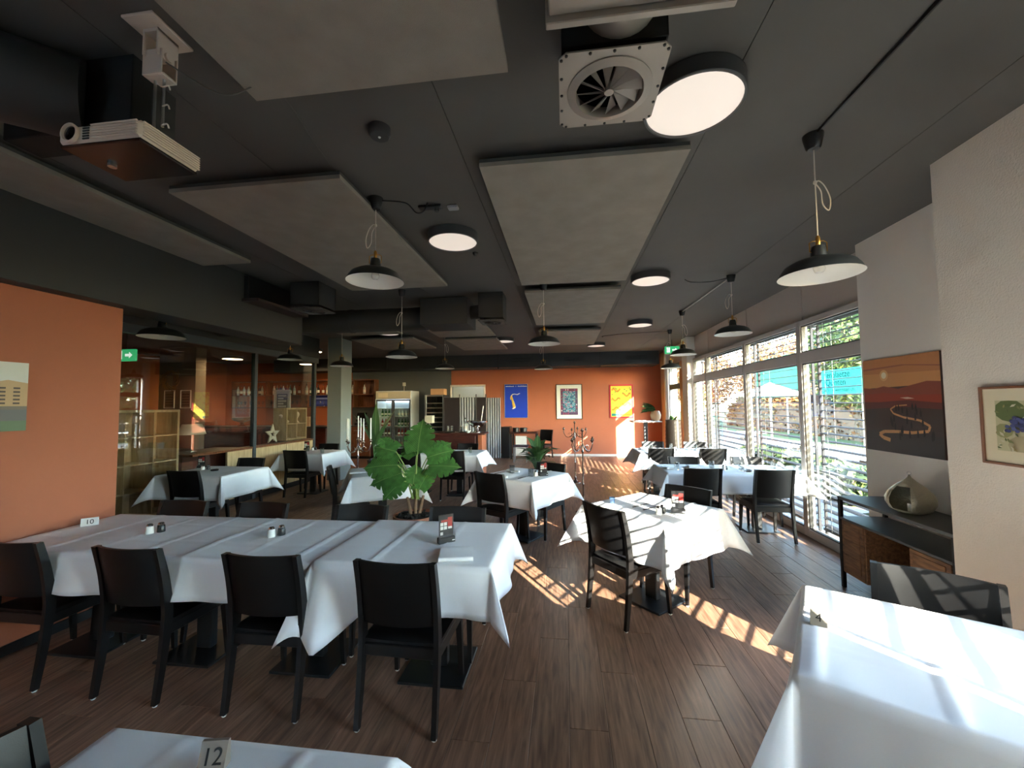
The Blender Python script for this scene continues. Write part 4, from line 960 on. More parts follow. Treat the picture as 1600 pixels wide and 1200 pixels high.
lm.add(V, F); lo = lm.build('shell', mat('hammered_metal', (176, 168, 146), 0.35, metal=0.4, bump=(60, 0.8)), t); sm_ = lo.modifiers.new('thickness', 'SOLIDIFY'); sm_.thickness = 0.004
MB().tube([(0.012*cos(a*pi/6), 0, 0.295+0.012*sin(a*pi/6)) for a in range(12)], 0.002, 6, closed=True).build('ring', M_steel, t)
t = thing('candle', 'pale candle inside the onion lantern', 'candle', (2.60, 3.50, 0.806)); MB().lathe([(0.02, 0), (0.02, 0.06), (0, 0.062)], 14).build('wax', M_enamel, t)
t = thing('twisted_figure', 'slim dark twisted figure standing at the pillar end of the console', 'figurine', (2.62, 3.09, 0.802))
MB().lathe([(0.055, 0), (0.05, 0.03), (0.03, 0.05), (0.028, 0.10), (0.04, 0.13), (0.026, 0.16), (0.04, 0.19), (0.024, 0.22), (0.028, 0.27)], 18).build('stand', M_black, t)
MB().lathe([(0.024, 0.27), (0.05, 0.36), (0.055, 0.46), (0.035, 0.56), (0.02, 0.62), (0.03, 0.66), (0.0, 0.69)], 18).build('body', mat('dark_bronze', (44, 34, 32), 0.4), t)

# ------------------------------------------------------------------ behind the glass: birch shelves, lamp, star
def birch_shelf(label, y0, y1, z0, z1, cols, rows, x=-5.70, dep=0.36):
    t = thing('birch_shelf', label, 'shelf', (x, y0, z0), 0); W = y1-y0; Hh = z1-z0; e = 0.035
    f = MB(); f.box((-dep, 0, 0), (0, e, Hh), 0.002); f.box((-dep, W-e, 0), (0, W, Hh), 0.002); f.box((-dep, e, 0), (0, W-e, e), 0.002); f.box((-dep, e, Hh-e), (0, W-e, Hh), 0.002); f.build('case', M_birch, t)
    bx((-dep, e, e), (-dep+0.006, W-e, Hh-e)).build('back_panel', M_birch, t)
    for k in range(1, cols): y = W*k/cols; bx((-dep+0.006, y-0.008, e), (-0.002, y+0.008, Hh-e)).build('divider', M_birch, t)
    for k in range(1, rows): z = Hh*k/rows; bx((-dep+0.006, e, z-0.008), (-0.003, W-e, z+0.008)).build('shelf_board', M_birch, t)
    return t
birch_shelf('tall birch cube shelf behind the glass at the end of the orange wall', 3.9, 5.40, 0.15, 1.62, 4, 4)
birch_shelf('small birch cube shelf with head busts behind the glass by the column', 7.75, 8.42, 0.945, 1.62, 2, 2, dep=0.30)
rnd = random.Random(21)
for y, lab in ((7.92, 'tilted pale head bust in the small birch shelf'), (8.24, 'upright pale head bust in the small birch shelf')):
    t = thing('head_bust', lab, 'bust', (-5.83, y, 1.292)); m = MB(); m.lathe([(0.06, 0), (0.055, 0.02), (0.025, 0.06), (0.03, 0.10), (0.055, 0.15), (0.062, 0.19), (0.045, 0.235), (0, 0.25)], 18); m.build('head', mat('bust_cream', (232, 206, 180), 0.6), t, rz=0)
    if lab[0] == 't': t.rotation_euler = (0.75, 0, 0); t.location.z += 0.02
    MB().lathe([(0.066, 0), (0.066, 0.012), (0, 0.013)], 18).build('bust_base', M_birch, t)
t = thing('table_lamp', 'table lamp with cream shade standing behind the glass', 'lamp', (-5.95, 5.85, 0.937))
MB().lathe([(0.07, 0), (0.07, 0.012), (0.008, 0.02), (0.008, 0.30), (0, 0.305)], 20).build('lamp_foot', M_steel, t)
MB().lathe([(0.19, 0.28), (0.13, 0.44)], 32, cap=False).build('lamp_shade', mat('shade_cream', (206, 198, 176), 0.8), t)
bx((-6.3, 5.5, 0), (XG-0.05, 6.6, 0.935), 0.004)
tag(bx((-6.25, 5.52, 0), (XG-0.17, 6.62, 0.932), 0.004).build('sideboard', M_mahog), 'dark sideboard behind the glass carrying the table lamp', 'cabinet')
t = thing('wooden_star', 'pale wooden star decoration leaning on the partition ledge', 'decoration', (-5.70, 7.36, 0.945), 0)
pts = []
for k in range(10):
    a = pi/2+k*pi/5; r = (0.20, 0.085)[k % 2]; pts.append((r*cos(a), r*sin(a)))
ins = [(x*0.35, z*0.35) for x, z in pts]; m = MB()
for k in range(10):
    (a, b), (c, d_), (e, f_), (g, h_) = pts[k], pts[(k+1) % 10], ins[(k+1) % 10], ins[k]
    m.prism([(-0.02, a, b+0.165), (-0.02, c, d_+0.165), (-0.02, e, f_+0.165), (-0.02, g, h_+0.165)], (0.025, 0, 0))
m.build('star', mat('bleached_wood', (226, 214, 188), 0.7), t)
# pier with wreath and two framed notices, exit sign
t = thing('dry_wreath', 'round dried wreath hanging on the grey pier in the bar', 'wreath', (-9.95, 9.17, 2.35)); m = MB()
for k in range(70):
    a = rnd.uniform(0, 2*pi); r = 0.20+rnd.gauss(0, 0.03); p0 = Vector((r*cos(a), rnd.uniform(-.04, 0), r*sin(a))); d_ = Vector((cos(a+1.4), rnd.uniform(-.3, 0), sin(a+1.4)))*0.12
    m.tube([p0, p0+d_], [0.014, 0.003], 5)
m.build('twigs', mat('dry_twigs', (146, 116, 70), 0.8), t)
for k, x in enumerate((-10.02, -9.55)):
    picture('framed_notice', ('left framed notice under the wreath on the grey pier', 'right framed notice under the wreath on the grey pier')[k], 0.30, 0.46, (x, 9.198, 1.86), 0, M_enamel, [([(0.1, 0.1+0.16*j), (0.9, 0.1+0.16*j), (0.9, 0.2+0.16*j), (0.1, 0.2+0.16*j)], (72, 66, 60)) for j in range(5)], 0.02, base=(120, 112, 102), cat='notice')
def exit_sign(label, loc, rz):
    t = thing('exit_sign', label, 'sign', loc, rz)
    bx((-0.17, -0.02, -0.09), (0.17, 0.02, 0.09), 0.005).build('sign_box', mat('sign_green', (40, 150, 90), 0.5, emit=((60, 190, 120), 0.25)), t)
    w_ = mat('sign_white', (240, 248, 240), 0.5, emit=((240, 255, 245), 0.3)); m = MB()
    m.poly([(-0.13, -0.0206, -0.06), (-0.05, -0.0206, -0.06), (-0.05, -0.0206, 0.065), (-0.13, -0.0206, 0.065)]); m.poly([(0.0, -0.0206, -0.02), (0.07, -0.0206, -0.02), (0.07, -0.0206, 0.02), (0.0, -0.0206, 0.02)]); m.poly([(0.07, -0.0206, -0.05), (0.13, -0.0206, 0), (0.07, -0.0206, 0.05)]); m.build('pictogram', w_, t, smooth=0)
    MB().tube([(0, 0, 0.09), (0, 0, H-loc[2])], 0.006, 6).build('hanger', M_black, t)
exit_sign('green exit sign hanging by the windows at the far end', (2.6, 10.22, 2.93), 0)
exit_sign('green exit sign seen through the partition glass at left', (-6.6, 5.35, 2.45), 0)
# ------------------------------------------------------------------ bar at the back left
t = thing('bar_shelf', 'long walnut bottle shelf on the bar wall', 'shelf', (0, 0, 0))
xa, xb = -11.5, -6.25; ys0, ys1 = YB-0.32, YB-0.005
for z in (1.60, 2.02, 2.50): bx((xa, ys0, z), (xb, ys1, z+0.03), 0.003).build('shelf_board', M_walnut, t)
for x in (xa, -10.2, -8.9, -7.75, -7.0, xb-0.03): bx((x, ys0, 1.60), (x+0.03, ys1, 2.50), 0.003).build('upright', M_walnut, t)
bx((-7.72, ys1-0.02, 1.63), (xb, ys1-0.005, 2.50)).build('back_panel', M_walnut, t)
GLASSES = [mat('bottle_clear', (196, 206, 206), 0.1, spec=0.8), mat('bottle_green', (40, 72, 44), 0.12, spec=0.8), mat('bottle_amber', (140, 76, 30), 0.12, spec=0.8), mat('bottle_dark', (26, 20, 20), 0.12, spec=0.8)]
M_lab = mat('bottle_label', (232, 226, 212), 0.7)
def bottle_proto(label, m, s_=1.0):
    t = thing('bottle', label, 'bottle', group='bottles on the bar shelf')
    MB().lathe([(0.036*s_, 0), (0.038*s_, 0.01), (0.038*s_, 0.17*s_), (0.030*s_, 0.205*s_), (0.013*s_, 0.235*s_), (0.013*s_, 0.29*s_)], 14).build('bottle_body', m, t)
    MB().lathe([(0.0155*s_, 0.275*s_), (0.0155*s_, 0.305*s_), (0, 0.306*s_)], 10).build('cap', M_black, t)
    MB().lathe([(0.0385*s_, 0.05*s_), (0.0385*s_, 0.13*s_)], 14, cap=False).build('paper_label', M_lab, t)
    proto_tree(t); return t
names = ['clear', 'green', 'amber', 'dark']; ords = ['first', 'second', 'third', 'fourth', 'fifth', 'sixth', 'seventh', 'eighth', 'ninth', 'tenth']
protos = {}
rnd = random.Random(4); x = xa+0.12; nb = 0
while x < xb-0.1:
    if min(abs(x-u) for u in (xa, -10.2, -8.9, -7.75, -7.0, xb-0.03)) > 0.075 and not (-6.95 < x < -6.45 and rnd.random() < 0.75):
        k = rnd.choice((0, 0, 0, 1, 2, 2, 3)); lab = '%s glass bottle, %s from the left on the upper bar shelf' % (names[k], ordn(nb)); nb += 1
        if k not in protos: protos[k] = bottle_proto(lab, GLASSES[k], 1.12); protos[k].location = (x, YB-0.16, 2.051)
        else: dup(protos[k], lab, (x, YB-0.16+rnd.uniform(-.03, .03), 2.051), rnd.uniform(0, 6))
    x += rnd.uniform(0.10, 0.17)
gp = thing('wine_glass', 'stemmed wine glass, first from the left on the lower bar shelf', 'glass', (xa+0.15, YB-0.16, 1.631), group='wine glasses on the bar shelf')
MB().lathe([(0.034, 0), (0.032, 0.004), (0.004, 0.010), (0.004, 0.09), (0.030, 0.12), (0.038, 0.16), (0.030, 0.21)], 14, cap=False).build('glass_body', M_gl, gp); proto_tree(gp)
x = xa+0.28; ng = 1
while x < -7.9:
    if min(abs(x-u) for u in (xa, -10.2, -8.9, -7.75)) > 0.08: dup(gp, 'stemmed wine glass, %s from the left on the lower bar shelf' % ordn(ng), (x, YB-0.16+rnd.uniform(-.06, .06), 1.631)); ng += 1
    x += rnd.uniform(0.11, 0.16)
picture('framed_picture', 'blue framed sign behind the glasses on the bar wall', 0.95, 0.40, (-8.3, YB-0.003, 1.84), 0, M_black, [([(0.1, 0.2), (0.9, 0.2), (0.9, 0.5), (0.1, 0.5)], (70, 90, 190)), ([(0.15, 0.62), (0.8, 0.62), (0.8, 0.78), (0.15, 0.78)], (150, 160, 220))], 0.015, base=(44, 56, 140))
picture('framed_picture', 'tall grey framed picture on the bar wall behind the partition', 0.62, 1.0, (-9.55, YB-0.34, 1.72), 0, mat('frame_pale', (176, 178, 178), 0.4), [([(0.12, 0.1), (0.88, 0.1), (0.88, 0.9), (0.12, 0.9)], (72, 78, 80))]+[([(0.2, 0.2+0.1*j), (0.8-0.2*(j % 2), 0.2+0.1*j), (0.8-0.2*(j % 2), 0.26+0.1*j), (0.2, 0.26+0.1*j)], (160, 166, 166)) for j in range(7)], 0.05, base=(150, 156, 156))
t = thing('bar_counter', 'dark bar counter behind the glass partition', 'counter', (0, 0, 0))
bx((-11.0, 10.6, 0), (-6.6, 11.2, 1.04), 0.004).build('counter_body', M_mahog, t); bx((-11.1, 10.5, 1.04), (-6.5, 11.3, 1.09), 0.006).build('counter_top', mat('dark_stone', (40, 38, 40), 0.3), t)
t = thing('wooden_bowl', 'footed brown wooden bowl on the bar counter', 'bowl', (-9.4, 10.85, 1.091)); MB().lathe([(0.12, 0), (0.10, 0.02), (0.05, 0.05), (0.05, 0.10), (0.22, 0.17), (0.26, 0.24), (0.25, 0.24), (0.20, 0.18), (0.0, 0.14)], 24).build('bowl', M_walnut, t)
t = thing('box', 'square pale carton on the bar counter', 'box', (-7.3, 10.8, 1.091)); bx((-0.13, -0.1, 0), (0.13, 0.1, 0.26), 0.004).build('carton', mat('kraft_card', (206, 160, 120), 0.8), t); bx((-0.132, -0.03, 0.255), (0.132, 0.03, 0.262)).build('tape', M_lab, t)
# wooden base cabinet with till under the bar shelf, right of the column
t = thing('base_cabinet', 'walnut base cabinet with drawer carrying the black till', 'cabinet', (-6.35, 12.3, 0))
bx((-0.55, -0.25, 0.08), (0.35, 0.35, 1.0), 0.004).build('body', M_walnut, t); bx((-0.5, -0.2, 0), (0.3, 0.3, 0.08)).build('plinth', M_black, t); bx((-0.57, -0.27, 1.0), (0.37, 0.37, 1.03), 0.004).build('worktop', mat('dark_stone', (40, 38, 40), 0.3), t)
d_ = bx((-0.53, -0.268, 0.76), (0.33, -0.25, 0.98), 0.003).build('drawer', M_walnut, t); bx((-0.2, -0.285, 0.87), (0.0, -0.268, 0.885), 0.002).build('handle', M_steel, d_)
for x in (-0.53, -0.095): dd = bx((x, -0.268, 0.10), (x+0.425, -0.25, 0.745), 0.003).build('cabinet_door', M_walnut, t)
t = thing('till', 'black till with tilted screen on the walnut cabinet', 'till', (-6.45, 12.35, 1.032))
bx((-0.17, -0.18, 0), (0.17, 0.18, 0.09), 0.006).build('cash_drawer', M_black, t); m = MB(); m.prism([(-0.16, -0.10, 0.12), (-0.16, -0.08, 0.12), (-0.16, 0.02, 0.40), (-0.16, 0.0, 0.40)], (0.32, 0, 0)); m.build('screen', mat('screen_black', (14, 14, 16), 0.15), t); MB().tube([(0, 0.04, 0.08), (0, -0.02, 0.28)], 0.02, 8).build('stand', M_black, t)
# fridge with glass doors
t = thing('drinks_fridge', 'tall white drinks fridge with two glass doors beside the grey wall', 'fridge', (-5.25, 12.0, 0))
W, Dp, Hh = 1.14, 0.70, 2.10; e = 0.05; Mf = mat('fridge_white', (206, 212, 216), 0.35)
f = MB(); f.box((-W/2, 0, 0.35), (-W/2+e, Dp, 1.84), 0.004); f.box((W/2-e, 0, 0.0), (W/2, Dp, Hh), 0.006); f.box((-W/2, 0.02, 0.0), (W/2-e, Dp, 0.35), 0.004); f.box((-W/2, 0, 1.84), (W/2-e, Dp, Hh), 0.006); f.box((-W/2+e, Dp-0.05, 0.35), (W/2-e, Dp, 1.84)); f.build('cabinet_body', Mf, t)
bx((-W/2+0.01, -0.025, 1.86), (W/2-0.01, 0.0, 2.08), 0.006).build('lit_header', mat('fridge_header', (206, 196, 172), 0.5), t); bx((-W/2+0.09, -0.027, 1.90), (-W/2+0.40, -0.0255, 2.04)).build('paper_notice', mat('paper_cream', (232, 218, 190), 0.8), t)
bx((-W/2+0.01, -0.02, 0.02), (W/2-0.06, 0.02, 0.33), 0.004).build('black_grille', M_black, t)
for s_ in (-1, 1):
    xa_, xb_ = (-W/2+0.01, -0.004) if s_ < 0 else (0.004, W/2-0.012)
    dd = MB(); w_ = 0.045; dd.box((xa_, -0.03, 0.36), (xa_+w_, 0.0, 1.83), 0.003); dd.box((xb_-w_, -0.03, 0.36), (xb_, 0.0, 1.83), 0.003); dd.box((xa_+w_, -0.03, 0.36), (xb_-w_, 0.0, 0.36+w_), 0.003); dd.box((xa_+w_, -0.03, 1.83-w_), (xb_-w_, 0.0, 1.83), 0.003)
    door = dd.build('glass_door', mat('fridge_gasket', (60, 62, 64), 0.5), t); bx((xa_+w_, -0.018, 0.36+w_), (xb_-w_, -0.012, 1.83-w_)).build('pane', M_glass, door, smooth=0)
bx((-W/2-0.002, -0.034, 0.33), (-W/2+0.02, 0.0, 1.86), 0.003).build('white_edge', Mf, t)
SHZ = (0.40, 0.70, 1.00, 1.30, 1.55)
for z in SHZ: bx((-W/2+e, 0.06, z), (W/2-e, Dp-0.06, z+0.015)).build('wire_shelf', mat('shelf_white', (222, 226, 226), 0.4), t)
bx((-W/2+e, Dp-0.08, 1.76), (W/2-e, Dp-0.06, 1.80)).build('fridge_light', mat('fridge_tube', (255, 255, 255), 0.4, emit=((225, 240, 255), 2.5)), t)
fb = {}
for zi, z in enumerate(SHZ[:-1]):
    for ci in range(9):
        x = -5.25-W/2+0.13+ci*0.108
        if abs(x+5.25) < 0.03: continue
        k = {0: 'clear', 1: 'brown', 2: 'red', 3: 'green'}[(zi+ci//5) % 4 if zi else 0]
        lab = '%s drink bottle, %s from the left on the %s fridge shelf' % (k, ordn(ci), ('lowest', 'second', 'third', 'fourth')[zi])
        mm = mat('drink_'+k, {'clear': (196, 212, 216), 'brown': (70, 36, 22), 'red': (140, 30, 30), 'green': (40, 96, 54)}[k], 0.12)
        if k not in fb:
            q = thing('drink_bottle', lab, 'bottle', (x, 12.2, z+0.016), group='bottles in the drinks fridge'); MB().lathe([(0.036, 0), (0.037, 0.01), (0.037, 0.12), (0.014, 0.18), (0.014, 0.225), (0, 0.226)], 12).build('bottle_body', mm, q); MB().lathe([(0.0376, 0.04), (0.0376, 0.10)], 12, cap=False).build('paper_label', M_lab, q); proto_tree(q); fb[k] = q
        else: dup(fb[k], lab, (x, 12.2, z+0.016))
# wine fridge with carton on top
t = thing('wine_fridge', 'slim steel wine fridge with slatted racks', 'fridge', (-3.94, 12.0, 0)); W, Dp, Hh = 0.62, 0.6, 1.96
f = MB(); f.box((-W/2, 0.03, 0.05), (-W/2+0.03, Dp, Hh), 0.003); f.box((W/2-0.03, 0.03, 0.05), (W/2, Dp, Hh), 0.003); f.box((-W/2, 0.03, 0), (W/2, Dp, 0.08), 0.003); f.box((-W/2, 0.03, Hh-0.03), (W/2, Dp, Hh), 0.003); f.box((-W/2, Dp-0.03, 0.08), (W/2, Dp, Hh-0.03)); f.build('cabinet_body', M_black, t)
dd = MB(); w_ = 0.06; dd.box((-W/2, 0, 0.06), (-W/2+w_, 0.03, Hh), 0.004); dd.box((W/2-w_, 0, 0.06), (W/2, 0.03, Hh), 0.004); dd.box((-W/2+w_, 0, 0.06), (W/2-w_, 0.03, 0.14), 0.004); dd.box((-W/2+w_, 0, Hh-0.05), (W/2-w_, 0.03, Hh), 0.004)
door = dd.build('steel_door', M_steel, t); bx((-W/2+w_, 0.012, 0.14), (W/2-w_, 0.016, Hh-0.05)).build('pane', M_pglass, door, smooth=0); bx((-W/2+0.015, -0.04, 0.9), (-W/2+0.035, -0.02, 1.3), 0.004).build('handle', M_steel, door)
for k in range(11): z = 0.24+k*0.145; bx((-W/2+0.05, 0.05, z), (W/2-0.05, 0.07, z+0.035), 0.003).build('rack_front', mat('beech_rack', (206, 196, 176), 0.5), t); bx((-W/2+0.04, 0.07, z), (W/2-0.04, Dp-0.04, z+0.012)).build('rack_board', M_black, t)
t = thing('cardboard_box', 'closed brown carton on top of the wine fridge', 'box', (-3.88, 12.25, 1.962)); bx((-0.21, -0.16, 0), (0.21, 0.16, 0.19), 0.004).build('carton', mat('kraft_card', (206, 160, 120), 0.8), t); bx((-0.212, -0.02, 0.186), (0.212, 0.02, 0.193)).build('tape', mat('tape_tan', (170, 130, 90), 0.3), t)
t = thing('wall_socket', 'white socket on the grey wall above the fridge', 'socket', (-5.35, YB-0.001, 2.36)); bx((-0.05, -0.03, -0.06), (0.05, 0, 0.06), 0.006).build('plate', M_enamel, t); MB().tube([(0, -0.012, -0.06), (0, -0.012, -0.24)], 0.008, 6).build('cable', M_enamel, t)
# folding screen of dark and corrugated panels at the doorway
t = thing('folding_screen', 'dark folding screen with corrugated grey panels before the doorway', 'screen', (0, 0, 0))
def corr(x0, x1, y, z0, z1, n, name='corrugated_panel'):
    m = MB(); V = []; F = []; N = n*6
    for i in range(N+1):
        x = x0+(x1-x0)*i/N; yy = y+0.018*sin(2*pi*i/6); V += [(x, yy, z0), (x, yy, z1), (x, yy+0.004, z0), (x, yy+0.004, z1)]
    for i in range(N): a = 4*i; F += [(a, a+4, a+5, a+1), (a+2, a+3, a+7, a+6), (a+1, a+5, a+7, a+3)]
    m.add(V, F); m.build(name, mat('corrugated_grey', (130, 134, 140), 0.5, metal=0.2), t, smooth=70)
bx((-3.42, 11.3, 0), (-2.98, 11.33, 1.86), 0.004).build('dark_panel', mat('screen_dark', (44, 36, 36), 0.5), t); bx((-2.5, 11.3, 0), (-2.22, 11.33, 1.86), 0.004).build('dark_panel', mat('screen_dark', (44, 36, 36), 0.5), t); corr(-2.96, -2.5, 11.33, 0.02, 1.86, 6); corr(-2.38, -1.95, 12.3, 0.02, 1.86, 6)
for x, y in ((-3.43, 11.31), (-2.97, 11.31), (-2.49, 11.31), (-2.21, 11.31)): MB().tube([(x, y, 0), (x, y, 1.95)], 0.015, 8).build('screen_post', M_black, t)
# mahogany counter with glasses and punch bowl
t = thing('counter', 'mahogany serving counter before the folding screen', 'counter', (-2.55, 9.45, 0))
bx((-0.78, -0.28, 0.96), (0.72, 0.28, 1.0), 0.006).build('counter_top', M_mahog, t)
bx((-0.72, -0.22, 0.05), (0.55, 0.24, 0.96), 0.004).build('counter_body', M_mahog, t)
for (z0, z1) in ((0.10, 0.66), (0.70, 0.93)): bx((-0.68, -0.235, z0), (0.50, -0.22, z1), 0.006).build('front_panel', M_mahog, t)
bx((0.56, -0.24, 0), (0.66, 0.24, 0.96), 0.004).build('end_panel', wood_mat('red_cherry', (150, 84, 58), (184, 112, 80), (6, 6, 0.8), 0.4, 0.02, 0.03, 5.0), t)
def tumbler_mesh(r=0.034, h=0.095): return MB().lathe([(r*0.9, 0.0), (r, h), (r-0.002, h), (r*0.88, 0.008), (0, 0.008)], 20).mesh('glass_body', M_gl, 40)
TUM = tumbler_mesh(); TALL = tumbler_mesh(0.03, 0.15)
def tumbler(label, x, y, z=0.776, me=TUM, group='drinking glasses'):
    t = thing('drinking_glass', label, 'glass', (x, y, z), 0, group); inst(me, 'glass_body', t, (0, 0, 0)); return t
def tray(label, x, y, z, r): 
    t = thing('tray', label, 'tray', (x, y, z)); MB().lathe([(0, 0), (r*0.9, 0), (r, 0.012), (r*0.98, 0.014), (r*0.88, 0.004), (0, 0.004)], 28).build('tray_plate', M_chrome, t)
tray('left round steel tray with two glasses on the mahogany counter', -2.70, 9.38, 1.001, 0.13); tray('right round steel tray with bottles on the mahogany counter', -2.36, 9.40, 1.001, 0.14)
tumbler('left tall glass on the left counter tray', -2.74, 9.38, 1.006, TALL); tumbler('right tall glass on the left counter tray', -2.65, 9.38, 1.006, TALL); tumbler('tall glass on the right counter tray', -2.42, 9.38, 1.006, TALL)
q = dup(protos[0], 'clear slim bottle on the right counter tray', (-2.33, 9.40, 1.006)); q['group'] = 'bottles on the counter'
t = thing('punch_bowl', 'silver footed punch bowl on the mahogany counter', 'bowl', (-2.05, 9.42, 1.001)); MB().lathe([(0.11, 0), (0.10, 0.015), (0.03, 0.05), (0.04, 0.10), (0.16, 0.16), (0.24, 0.24), (0.245, 0.27), (0.235, 0.27), (0.15, 0.17), (0.0, 0.12)], 32).build('bowl', M_chrome, t)
MB().tube([(0.08, 0.02, 0.18), (0.14, 0.05, 0.62)], 0.006, 6).build('ladle', M_steel, t)
t = thing('small_bowl', 'small white bowl beside the punch bowl', 'bowl', (-2.24, 9.30, 1.001)); MB().lathe([(0.03, 0), (0.07, 0.05), (0.066, 0.05), (0.028, 0.006), (0, 0.006)], 20).build('bowl', M_enamel, t)
t = thing('table_lamp', 'small lamp with square cream shade on the counter end', 'lamp', (-3.22, 9.45, 1.001)); bx((-0.09, -0.09, 0.22), (0.09, 0.09, 0.40), 0.003).build('lamp_shade', mat('shade_cream', (206, 198, 176), 0.8), t)
m = MB(); m.tube([(0.035*cos(a*pi/8), 0, 0.10+0.085*sin(a*pi/8)) for a in range(16)], 0.010, 8, closed=True); m.box((-0.06, -0.04, 0), (0.06, 0.04, 0.02), 0.003); m.box((-0.008, -0.008, 0.18), (0.008, 0.008, 0.24)); m.build('lamp_foot', M_enamel, t)
# side table by the back wall with pots, waiting stool
t = thing('side_table', 'dark side table with pans against the orange back wall', 'table', (-1.25, 12.55, 0)); bx((-0.42, -0.3, 0.76), (0.42, 0.3, 0.80), 0.004).build('table_top', M_mahog, t)
for x in (-0.38, 0.38):
    for y in (-0.26, 0.26): bx((x-0.02, y-0.02, 0), (x+0.02, y+0.02, 0.76), 0.002).build('leg', M_black, t)
bx((-0.30, 0.2, 0.10), (0.05, 0.22, 0.66), 0.003).build('white_panel', M_enamel, t)
for x, r, lab in ((-1.50, 0.10, 'left black pot on the side table'), (-1.27, 0.11, 'right black pot on the side table')):
    q = thing('cooking_pot', lab, 'pot', (x, 12.5, 0.801)); MB().lathe([(r*0.9, 0), (r, 0.01), (r, 0.13), (r-0.004, 0.13), (r-0.006, 0.01), (0, 0.008)], 22).build('pot_body', M_black, q)
    for s_ in (-1, 1): MB().tube([(s_*r, -0.03, 0.10), (s_*(r+0.03), -0.03, 0.10), (s_*(r+0.03), 0.03, 0.10), (s_*r, 0.03, 0.10)], 0.006, 6).build('handle', M_black, q)
tray('dark tray with cups on the side table', -1.0, 12.5, 0.801, 0.15)
t = thing('stool', 'low dark stool with square seat before the side table', 'stool', (-1.28, 11.75, 0)); bx((-0.22, -0.20, 0.43), (0.22, 0.20, 0.47), 0.006).build('seat', mat('stool_plum', (62, 44, 58), 0.4), t)
for x in (-0.18, 0.18):
    for y in (-0.16, 0.16): bx((x-0.015, y-0.015, 0), (x+0.015, y+0.015, 0.43), 0.002).build('leg', M_steel, t)
t = thing('black_cabinet', 'narrow black cabinet between screen and side table', 'cabinet', (-1.83, 12.75, 0)); bx((-0.13, -0.25, 0), (0.13, 0.3, 0.95), 0.004).build('body', M_black, t); bx((-0.12, -0.262, 0.05), (0.12, -0.25, 0.90), 0.002).build('cabinet_door', mat('cabinet_black', (26, 26, 30), 0.4), t)
# high table, tall planter, vase by the far window
t = thing('high_table', 'white-topped high table in the far window corner', 'table', (2.08, 11.0, 0)); bx((-0.36, -0.30, 1.16), (0.36, 0.30, 1.19), 0.005).build('table_top', M_white, t); bx((-0.045, -0.045, 0.02), (0.045, 0.045, 1.16), 0.004).build('column', M_grey, t); bx((-0.25, -0.25, 0), (0.25, 0.25, 0.02), 0.003).build('base_plate', M_black, t)
tag(bx((1.80, 10.8, 1.191), (2.12, 11.02, 1.205), 0.002).build('paper_stack', M_napkin), 'stack of white papers on the high table', 'papers')
t = thing('planter_vase', 'tan rounded vase with trailing leaves on the high table', 'vase', (2.34, 11.0, 1.191)); MB().lathe([(0.07, 0), (0.12, 0.06), (0.135, 0.16), (0.10, 0.24), (0.09, 0.26), (0.08, 0.24), (0, 0.22)], 22).build('vase_body', mat('vase_tan', (190, 156, 120), 0.6), t)
rnd = random.Random(31)
def leaf_blade(L, Wd, droop=0.3, cup=0.15, n=8):
    V = []; 
    for i in range(n+1):
        s_ = i/n; w_ = Wd/2*(sin(pi*min(1, s_*1.02+0.02)**0.75))*(1-0.15*s_)
        y = L*s_*cos(droop*s_); z = -L*0.5*droop*s_*s_
        V += [(-w_, y, z+cup*w_), (0, y, z), (w_, y, z+cup*w_)]
    F = [(3*i+a, 3*i+a+1, 3*i+4+a, 3*i+3+a) for i in range(n) for a in (0, 1)]
    m = MB(); m.add(V, F); return m
def put_leaf(me, parent, loc, yaw, pitch, scale=1.0, roll=0.0, name='leaf'):
    o = inst(me, name, parent, loc); o.rotation_euler = (Matrix.Rotation(yaw, 3, 'Z') @ Matrix.Rotation(pitch, 3, 'X') @ Matrix.Rotation(roll, 3, 'Y')).to_euler(); o.scale = (scale,)*3; return o
lf = leaf_blade(0.22, 0.085, 0.5).mesh('leaf', M_leafd, 80)
for k in range(16):
    a = rnd.uniform(0.9, 2.7); put_leaf(lf, t, (-0.03, 0, 0.265), a, rnd.uniform(0.0, 0.9), rnd.uniform(1.3, 2.3), rnd.uniform(-.8, .2))
t = thing('tall_planter', 'tall dark ribbed planter striped with sun beside the wooden door post', 'planter', (2.50, 9.93, 0)); pf = []
for k in range(30): pf.append((0.165+0.006*(k % 2)+0.012*sin(pi*k/29), 1.26*k/29))
MB().lathe(pf+[(0.15, 1.26), (0.15, 1.2), (0, 1.2)], 32).build('planter_body', mat('planter_brown', (82, 70, 60), 0.45), t); MB().lathe([(0.149, 1.215), (0, 1.22)], 24).build('soil', M_soil, t)
for k in range(9): a = rnd.uniform(0, 6.28); put_leaf(lf, t, (0.04*cos(a), 0.04*sin(a), 1.22), a, rnd.uniform(0.9, 1.4), rnd.uniform(0.7, 1.1))

